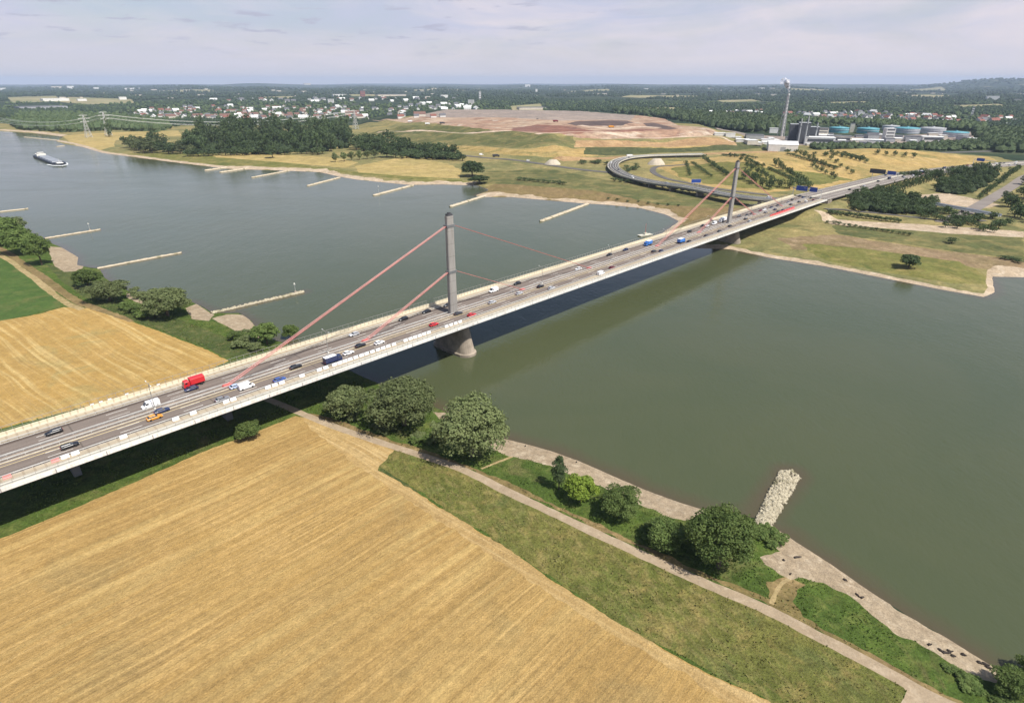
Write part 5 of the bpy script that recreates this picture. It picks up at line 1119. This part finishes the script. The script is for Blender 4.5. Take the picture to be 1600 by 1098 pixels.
mb.loft([[(L2 * .99 + 2.5, 0, -.2), (L2 * .99 + 2.0, 0, .5), (L2 * 1.0, 0, .2)], [(L2 * .86, -Wd * .62, -.2), (L2 * .85, -Wd * .56, .5), (L2 * .84, -Wd * .5, .2)], [(L2 * .6, -Wd * .85, -.2), (L2 * .6, -Wd * .72, .2), (L2 * .6, -Wd * .6, .1)]], smooth=True)
tag(mb.build('bow_wave', plain('foam', (.75,.78,.80), .8)), kind='structure'); bpy.data.objects['bow_wave'].location = (c[0], c[1], 0); bpy.data.objects['bow_wave'].rotation_euler = (0, 0, br)
# ------------------------------------------------------------------ vehicles
def paint(n, c, rough=.28): return plain('paint_' + n, c, rough, 0, .6, var=.04, scale=.5)
PC = {'black': paint('black', (.012,.012,.015)), 'dark grey': paint('dark_grey', (.05,.05,.055)), 'dark blue': paint('dark_blue', (.02,.03,.085)), 'blue': paint('blue', (.04,.09,.30)), 'white': paint('white', (.80,.80,.80)), 'silver': paint('silver', (.46,.47,.49)),
      'red': paint('red', (.55,.025,.03)), 'orange': paint('orange', (.62,.27,.03)), 'grey': paint('grey', (.20,.20,.215)), 'pale blue': paint('pale_blue', (.42,.50,.68)), 'dark red': paint('dark_red', (.16,.02,.025)), 'bright blue': paint('bright_blue', (.05,.19,.55))}
M_GLASS = plain('car_glass', (.02,.024,.03), .08, 0, .9, var=.05); M_TYRE = plain('tyre', (.018,.018,.018), .85, var=.1); M_LIGHT = plain('lamp_glass', (.75,.75,.70), .2, var=.02); M_TAIL = plain('tail_lamp', (.40,.02,.02), .3, var=.02); M_TARP = plain('white_tarpaulin', (.76,.77,.80), .6, var=.08)
def wheel_mesh():
    mb = MB(); rg = []
    for y, r in ((-.11, .24), (-.11, .33), (.11, .33), (.11, .24)): rg.append([(r * math.cos(t), y, r * math.sin(t)) for t in [2 * PI * k / 12 for k in range(12)]])
    return mb.loft(rg, smooth=False).mesh('wheel', M_TYRE)
WHEEL = wheel_mesh(); MC = {}
def section(x, w_, z0, z1, b=.12): return [(x, -w_ + b, z0), (x, w_ - b, z0), (x, w_, z0 + b), (x, w_, z1 - b), (x, w_ - b, z1), (x, -w_ + b, z1), (x, -w_, z1 - b), (x, -w_, z0 + b)]
def car_parts(kind, col):
    k = (kind, col)
    if k in MC: return MC[k]
    P = PC[col]; out = {}
    if kind in ('car', 'estate'):
        out['body'] = MB().loft([section(-2.3, .70, .38, .82), section(-2.2, .84, .27, .95), section(-1.4, .90, .22, 1.0), section(.8, .90, .22, .98), section(1.7, .86, .25, .88), section(2.22, .78, .30, .76), section(2.32, .62, .38, .64)], smooth=False).mesh('body', P)
        r0, r1 = ((-2.0, -1.45) if kind == 'car' else (-2.15, -1.95)); rear, f0 = (r0, 1.02)
        gl = [[(rear, -.80, .90), (f0, -.80, .90), (f0, .80, .90), (rear, .80, .90)], [(r1, -.64, 1.40), (.28, -.64, 1.40), (.28, .64, 1.40), (r1, .64, 1.40)]]
        out['windows'] = MB().loft(gl).mesh('windows', M_GLASS)
        out['roof'] = MB().loft([[(r1 - .08, -.66, 1.37), (.34, -.66, 1.37), (.34, .66, 1.37), (r1 - .08, .66, 1.37)], [(r1 + .08, -.56, 1.475), (.16, -.56, 1.475), (.16, .56, 1.475), (r1 + .08, .56, 1.475)]]).mesh('roof', P)
        wx = (1.38, -1.35); wy = .80; ln = (2.28, .58, .62)
    elif kind == 'van':
        out['body'] = MB().loft([section(-2.7, .92, .35, 2.15), section(-2.6, .98, .28, 2.28), section(1.2, .98, .28, 2.28), section(1.75, .97, .28, 1.62), section(2.0, .96, .28, 1.15), section(2.6, .90, .32, .98), section(2.75, .78, .42, .80)]).mesh('body', P)
        mb = MB().add([(1.28, -.82, 2.12), (1.28, .82, 2.12), (1.99, .84, 1.24), (1.99, -.84, 1.24)], [(0, 3, 2, 1)]); mb.v = [(a + .05, b, c + .05) for a, b, c in mb.v]
        for sg in (-1, 1): mb.box((1.15, sg * .985, 1.72), (.9, .03, .55))
        out['windows'] = mb.mesh('windows', M_GLASS); wx = (1.75, -1.75); wy = .86; ln = (2.74, .66, .72)
    elif kind in ('lorry', 'truck'):
        L = 4.6 if kind == 'lorry' else 6.6
        out['cab'] = MB().loft([section(L / 2 - 1.0 + .1, 1.1, .5, 2.3), section(L / 2 - .9 + .2, 1.15, .45, 2.75), section(L / 2 + .8, 1.15, .45, 2.7), section(L / 2 + 1.15, 1.1, .5, 1.7), section(L / 2 + 1.2, 1.05, .55, 1.0)]).mesh('cab', P)
        mb = MB().add([(L / 2 + .86, -.98, 2.5), (L / 2 + .86, .98, 2.5), (L / 2 + 1.16, .98, 1.75), (L / 2 + 1.16, -.98, 1.75)], [(0, 3, 2, 1)])
        for sg in (-1, 1): mb.box((L / 2 + .3, sg * 1.16, 2.05), (.75, .03, .6))
        out['windows'] = mb.mesh('windows', M_GLASS)
        out['cargo_box'] = MB().loft([section(-L / 2 - 1.3, 1.24, 1.0, 3.15, .1), section(L / 2 - 1.05, 1.24, 1.0, 3.15, .1)]).mesh('cargo_box', P)
        out['box_roof'] = MB().box((-1.18, 0, 3.2), (L + .2, 2.2, .1)).mesh('box_roof', M_TARP if col in ('blue', 'bright blue', 'dark blue') else P)
        out['chassis'] = MB().box((-.2, 0, .75), (L + 2.0, 1.0, .3)).mesh('chassis', M_TYRE); wx = (L / 2 + .3, -L / 2, -L / 2 + 1.1 if kind == 'truck' else -L / 2 - .0); wy = 1.05; ln = (L / 2 + 1.2, .8, .85)
    out['_w'] = [(x, sg * wy) for x in dict.fromkeys(wx) for sg in (-1, 1)]
    lm = MB().box((0, 0, 0), (.1, .3, .16)).mesh('headlight', M_LIGHT); out['_l'] = [((ln[0], ln[1], ln[2]), lm, 'headlight'), ((ln[0], -ln[1], ln[2]), lm, 'headlight')]
    tm = MB().box((0, 0, 0), (.08, .26, .2)).mesh('tail_light', M_TAIL); bk = -2.33 if kind in ('car', 'estate') else (-2.72 if kind == 'van' else -(4.6 if kind == 'lorry' else 6.6) / 2 - 1.33)
    out['_l'] += [((bk, .6, .8 if bk > -2.5 else 1.15), tm, 'tail_light'), ((bk, -.6, .8 if bk > -2.5 else 1.15), tm, 'tail_light')]
    MC[k] = out; return out
def vehicle(kind, col, loc, rz, label, group=None, full=True, sc=1.0):
    nm = {'car': 'car', 'estate': 'estate_car', 'van': 'van', 'lorry': 'lorry', 'truck': 'lorry'}[kind]; cat = {'car': 'car', 'estate': 'car', 'van': 'van', 'lorry': 'lorry', 'truck': 'lorry'}[kind]
    pr = car_parts(kind, col); r = empty(nm, loc, rz, label, cat, group); r.scale = (sc, sc, sc)
    for n, me in pr.items():
        if n[0] != '_': link(n, me, r)
    ws = 1.0 if kind in ('car', 'estate') else (1.1 if kind == 'van' else 1.5)
    for x, y in pr['_w']: o = link('wheel', WHEEL, r, (x, y, .33 * ws)); o.scale = (ws, ws, ws)
    if full:
        for l, me, n in pr['_l']: link(n, me, r, l)
    return r
LANES = (3.1, 6.0, 8.9)
def on_bridge(x, y, kind, col, label, t=None, sc=.98):
    s, tt = on_deck(x, y, .7 if kind in ('car', 'estate') else 1.4); sg = 1 if tt > 0 else -1
    if t is None: t = sg * min(LANES, key=lambda q: abs(q - abs(tt)))
    vehicle(kind, col, deck_pt(s, t, .01), BRZ if t > 0 else BRZ + PI, label, None, True, sc)
VB = [(83,673,'estate','black','black estate car alone on the far carriageway, nearest the left picture edge'),(109,696,'estate','black','black car on the near carriageway, nearest the left picture edge'),(234,629,'van','white','white van on the far carriageway between the black estate and the red lorry'),
 (253,641,'car','dark blue','dark blue car beside the orange car'),(241,651,'car','orange','small orange car, the only one of that colour on the bridge'),(300,595,'lorry','red','big red lorry by the far parapet at the left end of the bridge'),(298,606,'car','dark blue','dark blue car right beside the big red lorry'),
 (346,622,'car','grey','grey car in the near lanes left of the white van at the cable anchor'),(367,601,'car','pale blue','pale blue car next to the white van at the cable anchor'),(386,602,'van','white','white van in front of the pale blue car by the left cable anchor'),(460,571,'car','black','black car between the left cable anchor and the blue lorry'),(436,592,'car','blue','blue car near the white barriers left of the blue lorry'),
 (521,562,'lorry','dark blue','dark blue lorry with a white roof before the near pylon'),(543,550,'car','white','white car just ahead of the blue lorry'),(561,538,'car','black','black car between the two white cars in the near lanes'),(591,534,'car','white','white car next to the dense row of white barriers, second ahead of the blue lorry'),(556,523,'car','silver','silver car alone on the far carriageway below the long left cable'),
 (626,496,'estate','black','black estate car behind the lower left cable'),(668,487,'car','black','black car at the tip of the pylon shadow'),(697,475,'car','dark grey','dark car partly hidden behind the near pylon'),(677,506,'car','red','red car just left of the near pylon'),(736,491,'car','red','red car just right of the near pylon'),(716,489,'car','dark grey','grey car at the foot of the near pylon, between the two red cars'),
 (772,452,'van','white','white van on the far carriageway right of the near pylon'),(767,471,'car','silver','silver car opposite the white van right of the near pylon'),(809,457,'car','silver','silver car in the near lanes below the black one, right of the near pylon'),(811,443,'car','black','black car beside the lower right cable anchor'),(841,446,'car','black','black car in the near lanes, leader of the pair with the silver one'),(860,449,'car','silver','silver car ahead of the pair near the lower right cable'),
 (954,398,'car','black','black car on the far carriageway midway between the pylons'),(974,389,'car','dark blue','dark blue car just ahead of it, midway between the pylons on the far carriageway'),(1011,380,'lorry','bright blue','bright blue lorry on the far carriageway at the far cable anchor'),(1063,376,'lorry','bright blue','bright blue lorry on the near carriageway before the far pylon'),(1021,392,'car','dark grey','dark grey car behind the dark blue one, near the far cable anchor'),(1031,391,'car','dark blue','dark blue car in the near lanes at the far cable anchor'),
 (1078,377,'car','black','black car just ahead of the bright blue lorry'),(954,417,'car','dark red','dark red car in the near lanes midway between the pylons'),(941,426,'van','white','white van parked among the white barriers midway between the pylons'),(905,420,'car','white','white car close to the upper right cable anchor'),(1096,352,'car','black','black car on the far carriageway before the far pylon'),(1106,353,'car','white','white car first of the pair before the far pylon'),(1114,347.5,'van','white','white van second of the pair before the far pylon'),
 (1130,344,'truck','white','white lorry directly behind the far pylon'),(1110,369,'car','dark grey','dark grey car opposite the far pylon in the near lanes'),(1080,362,'car','black','black car at the right hand anchor of the far pylon'),(1154,337,'car','grey','grey car just past the far pylon'),(1168,336,'car','dark grey','dark grey car second past the far pylon')]
for v in VB: on_bridge(*v, t=11.9 if v[:2] == (941, 426) else None)
gv = random.Random(5)
cols = ['black', 'dark grey', 'silver', 'white', 'dark red', 'grey', 'dark blue']
used = []
for x, y in [(1186,329),(1198,332),(1205,324),(1210,327),(1224,328),(1229,315.5),(1240,312),(1236,324),(1255,308.5),(1262,303),(1260,314),(1277,313),(1281,300),(1290,297.5),(1292,304),(1178,334),(1192,327),(1216,321),(1221,331),(1234,319),(1247,315),(1248,306),(1266,309),(1272,304),(1284,309),(1160,341),(1172,345),(1143,353),(1125,361)]:
    s, t = on_deck(x, y, .7); sg = 1 if t > 0 else -1; ln = min(LANES, key=lambda q: abs(q - abs(t)))
    if s > S_END - 5: continue
    c = gv.choice(cols); k = gv.choice(('car', 'car', 'estate', 'van' if c in ('white', 'grey') else 'car'))
    vehicle(k, c, deck_pt(s, sg * ln, .01), BRZ if sg > 0 else BRZ + PI, f'small {c} {"van" if k == "van" else "car"} on the bridge past the far pylon', 'traffic at the far end of the bridge', False)
k = 3
while k < len(HWc) - 3:
    for off, sg in ((-3.6, -1), (-7.2, -1), (-11, -1), (3.6, 1), (7.2, 1), (11, 1)):
        if gv.random() < .26:
            a, b_ = HWc[k], HWc[k + 1]; d = b_ - a; d2 = d[:2] / np.linalg.norm(d[:2]); n = np.array([d2[1], -d2[0]]); t = gv.random(); q = a + d * t
            c = gv.choice(cols); kd = gv.choice(('car', 'car', 'car', 'van', 'truck')) if c in ('white', 'dark blue', 'grey') else 'car'
            vehicle(kd, c, (q[0] + n[0] * off, q[1] + n[1] * off, q[2] + .04), math.atan2(d2[1], d2[0]) + (0 if sg > 0 else PI), f'tiny {c} {dict(car="car", van="van", truck="lorry")[kd]} on the distant motorway beyond the bridge', 'traffic on the motorway beyond the bridge', False, 1.1)
    k += 1
for i, (idx, off) in enumerate(((14, 3.5), (24, -3.5), (33, 3.5), (41, -3.5), (52, 3.5), (60, -3.5), (70, 3.5))):
    if idx + 1 < len(RAMP):
        a, b_ = RAMP[idx], RAMP[idx + 1]; d = (b_ - a)[:2]; d = d / np.linalg.norm(d); n = np.array([d[1], -d[0]])
        c = ('white', 'black', 'silver', 'white', 'dark blue', 'white', 'grey')[i]
        vehicle('van' if c == 'white' else 'car', c, (a[0] + n[0] * off, a[1] + n[1] * off, a[2] + .03), math.atan2(d[1], d[0]) + (0 if off > 0 else PI), f'{c} {"van" if c == "white" else "car"} on the curved slip road', 'traffic on the slip road', False)
for x, y, kd, c, lab in [(775,245.5,'truck','dark grey','dark lorry on the side road below the landfill'),(752,243,'van','white','white van on the side road below the landfill'),(825,252,'car','white','white car on the side road beside the gravel heap'),(984,246,'truck','white','white lorry at the top of the slip road bend'),
   (641,191,'truck','white','white dump lorry on the left edge of the landfill'),(668,193,'truck','white','white dump lorry second on the landfill edge'),(691,194,'truck','dark grey','dark dump lorry on the red soil of the landfill'),(868,191,'truck','dark red','dark red dump lorry near the landfill pit'),(840,187,'car','dark grey','dark site car on the landfill top'),(955,200,'truck','orange','orange dump lorry between the two landfill pits')]:
    p = gt(x, y); vehicle(kd, c, (p[0], p[1], hz(*p) + .36), .3, lab, None, False, 1.25)

# ------------------------------------------------------------------ things standing on the deck
bar = MB(); bar.loft([[(x, -.32, 0), (x, .32, 0), (x, .26, .3), (x, .14, .45), (x, .12, 1.0), (x, -.12, 1.0), (x, -.14, .45), (x, -.26, .3)] for x in (-.95, .95)]); barm = bar.mesh('barrier', plain('barrier_plastic', (.80,.80,.80), .5, var=.06)); barr = bar.mesh('barrier', plain('barrier_red', (.52,.24,.22), .5, var=.1))
BP = [(104,717),(120,711.6),(195,685),(277,657),(304,647),(355,629),(366,625),(421,607),(432,603.5),(443,599.5),(474,588.5),(500,578.5),(510,575),(524,570.5),(532,567.6),(540,564.8),(548,562),(557,559),(566,556),(574,553.2),(583,550.2),(592,547.2),(600,544.5),(608,541.8),(617,538.8),(635,532.5),(643,530),(650,527.5),(657,525),(664,522.5),(671,520),(699,510.5),(706,508),(713,505.6),(720,503.2)]
for i, (x, y) in enumerate(BP):
    s, t = on_deck(x, y, .5); o = link('traffic_barrier', barm, None, deck_pt(s, 11.6, .135), BRZ + random.uniform(-.02, .02))
    tag(o, 'white block of the temporary barrier row beside the near lanes of the bridge', 'barrier', 'white barrier blocks on the bridge')
for x, y, lab in [(12,747,'red barrier block at the left picture edge on the near walkway'),(88,722,'faded red barrier block just left of the white pair')]:
    s, t = on_deck(x, y, .5); tag(link('traffic_barrier', barr, None, deck_pt(s, 11.8, .135), BRZ), lab, 'barrier')
s0, s1_ = on_deck(1208, 338, .8)[0], on_deck(1248, 325.6, .8)[0]
rf = empty('safety_fence', deck_pt((s0 + s1_) / 2, 12.0, .135), BRZ, 'long red construction fence on the near walkway past the far pylon', 'fence')
MB().box((0, 0, .95), (s1_ - s0, .12, 1.5)).build('panel', PC['red'], rf); MB().box((0, 0, .10), (s1_ - s0, 2.9, .16)).build('base_strip', barr.materials[0], rf)
mb = MB()
for i in range(14): mb.box((-(s1_ - s0) / 2 + (i + .5) * (s1_ - s0) / 14, -.12, .9), (.12, .12, 1.8))
mb.build('posts', M_WHITE, rf)
# small white panels on the far railing
for i, (x, y) in enumerate([(144,631),(158,627),(171,622),(197,613),(247,599)]):
    s, t = on_deck(x, y, 1.8); tag(MB().box((0, 0, .8), (1.0, .3, 1.0)).box((0, 0, .08), (1.1, .6, .16)).build('site_box', M_TARP, None, deck_pt(s, -15.5, .224), BRZ), 'white box standing behind the far parapet at the left end of the bridge', 'site box', 'white boxes behind the far parapet')
# lamp columns along the median
def lamp(s, lab):
    r = empty('street_lamp', deck_pt(s, 0, .1), BRZ, lab, 'street lamp', 'lamps along the bridge median'); MB().tube((0, 0, 0), (0, 0, 9.2), .13, .08, 8).build('pole', M_PYL, r)
    MB().box((0, 0, .35), (.5, .5, .7)).build('base', M_WHITE, r)
    for sg in (-1, 1):
        a = MB().tube((0, 0, 9.1), (0, sg * 1.9, 9.5), .06, .05, 6).build('arm', M_PYL, r); MB().box((0, sg * 2.3, 9.5), (.3, .9, .14), taper=.8).build('lamp_head', M_GALV, a)
for s in (-249, -187, -126, -64, 62, 124, 186, 248, 318, 380, 440): lamp(s, 'double armed lamp column on the bridge median')
# blue direction signs
M_BLUE = plain('sign_blue', (.02,.06,.30), .4, var=.05); 
def gantry(q, rz, signs, span, h, lab, col=M_BLUE, name='sign_gantry', cat='road sign'):
    r = empty(name, q, rz, lab, cat)
    for o in (-span / 2, span / 2): MB().tube((0, o, -.5), (0, o, h), .3, .25, 8).build('post', M_GALV, r)
    MB().box((0, 0, h), (.6, span + .6, .7)).build('beam', M_GALV, r)
    for o, w_, hh in signs:
        p_ = MB().box((-.45, o, h + .2), (.15, w_, hh)).build('sign_panel', col, r)
        if col is M_BLUE:
            MB().box((-.55, o, h + hh / 2 + .02), (.05, w_ - .2, .14)).build('border', M_WHITE, p_); MB().box((-.55, o, h - hh / 2 + .38), (.05, w_ - .2, .14)).build('border', M_WHITE, p_)
    return r
def hw_at(x, y, z):
    p = np.array(gp(x, y, z)); k = min(range(len(HWc) - 1), key=lambda i: np.linalg.norm(HWc[i][:2] - p)); d = HWc[k + 1] - HWc[k]; return HWc[k], math.atan2(d[1], d[0])
q, rz = deck_pt(452, 0, 0), BRZ
gantry(tuple(deck_pt(450, -3, .0)), BRZ, [(5.2, 10.5, 4.6), (-5.5, 7, 4.4)], 26, 7.6, 'gantry with two big blue direction signs at the end of the bridge')
a_, rz = hw_at(1397, 283, 10); gantry((a_[0], a_[1], a_[2]), rz, [(-6.5, 9, 4.2)], 27, 7.5, 'gantry with one blue direction sign over the motorway beyond the bridge')
a_, rz = hw_at(1352, 278, 11); gantry((a_[0], a_[1], a_[2]), rz, [(8.5, 17, 5.0)], 27, 7.8, 'gantry carrying one long dark sign panel over the motorway', M_DARK)
a_, rz = hw_at(1533, 259.5, 10); gantry((a_[0], a_[1], a_[2]), rz, [(5, 10, 4)], 27, 7.5, 'farthest blue sign gantry on the motorway, at the right')
p = gt(1086, 296); r = empty('direction_sign', (p[0], p[1], hz(*p)), -math.atan2(p[0], p[1]) + PI / 2 + .4, 'lone blue direction sign on posts beside the slip road', 'road sign')
for o in (-3, 3): MB().tube((0, o, -.5), (0, o, 11), .25, .2, 8).build('post', M_GALV, r)
p_ = MB().box((-.35, 0, 9.3), (.15, 11, 4.2)).build('sign_panel', M_BLUE, r); MB().box((-.45, 0, 11.2), (.05, 10.6, .16)).build('border', M_WHITE, p_); MB().box((-.45, 0, 7.4), (.05, 10.6, .16)).build('border', M_WHITE, p_)
# grey footbridge on the right bank
A, B = np.array(gp(1452, 318, 6)), np.array(gp(1562, 338, 6)); d = B - A; L = float(np.linalg.norm(d)); fb = empty('footbridge', ((A[0] + B[0]) / 2, (A[1] + B[1]) / 2, 0), math.atan2(d[1], d[0]), 'long pale blue grey footbridge crossing the thicket on the right bank', 'footbridge')
MB().box((0, 0, 6), (L, 4.5, .7)).build('deck', W_SILVER, fb)
for o in (-2.3, 2.3): MB().box((0, o, 7.2), (L, .18, 1.3)).build('railing', W_SILVER, fb)
for i in range(5): MB().box((-L / 2 + (i + .5) * L / 5, 0, 2.8), (1.2, 3, 6.2)).build('pier', M_CONC, fb)
# ------------------------------------------------------------------ the air
hm = bpy.data.materials.new('haze'); hm.use_nodes = True; ht = hm.node_tree
for q in list(ht.nodes):
    if q.type == 'BSDF_PRINCIPLED': ht.nodes.remove(q)
pv = ht.nodes.new('ShaderNodeVolumePrincipled'); pv.inputs['Color'].default_value = (.63, .77, 1.0, 1); pv.inputs['Density'].default_value = 4.2e-5
pv.inputs['Anisotropy'].default_value = .0
ht.links.new(pv.outputs[0], ht.nodes['Material Output'].inputs['Volume'])
hb = MB().box((0, 17600, 156), (76000, 37600, 330)); tag(hb.build('haze', hm), kind='stuff')
hm.cycles.homogeneous_volume = True
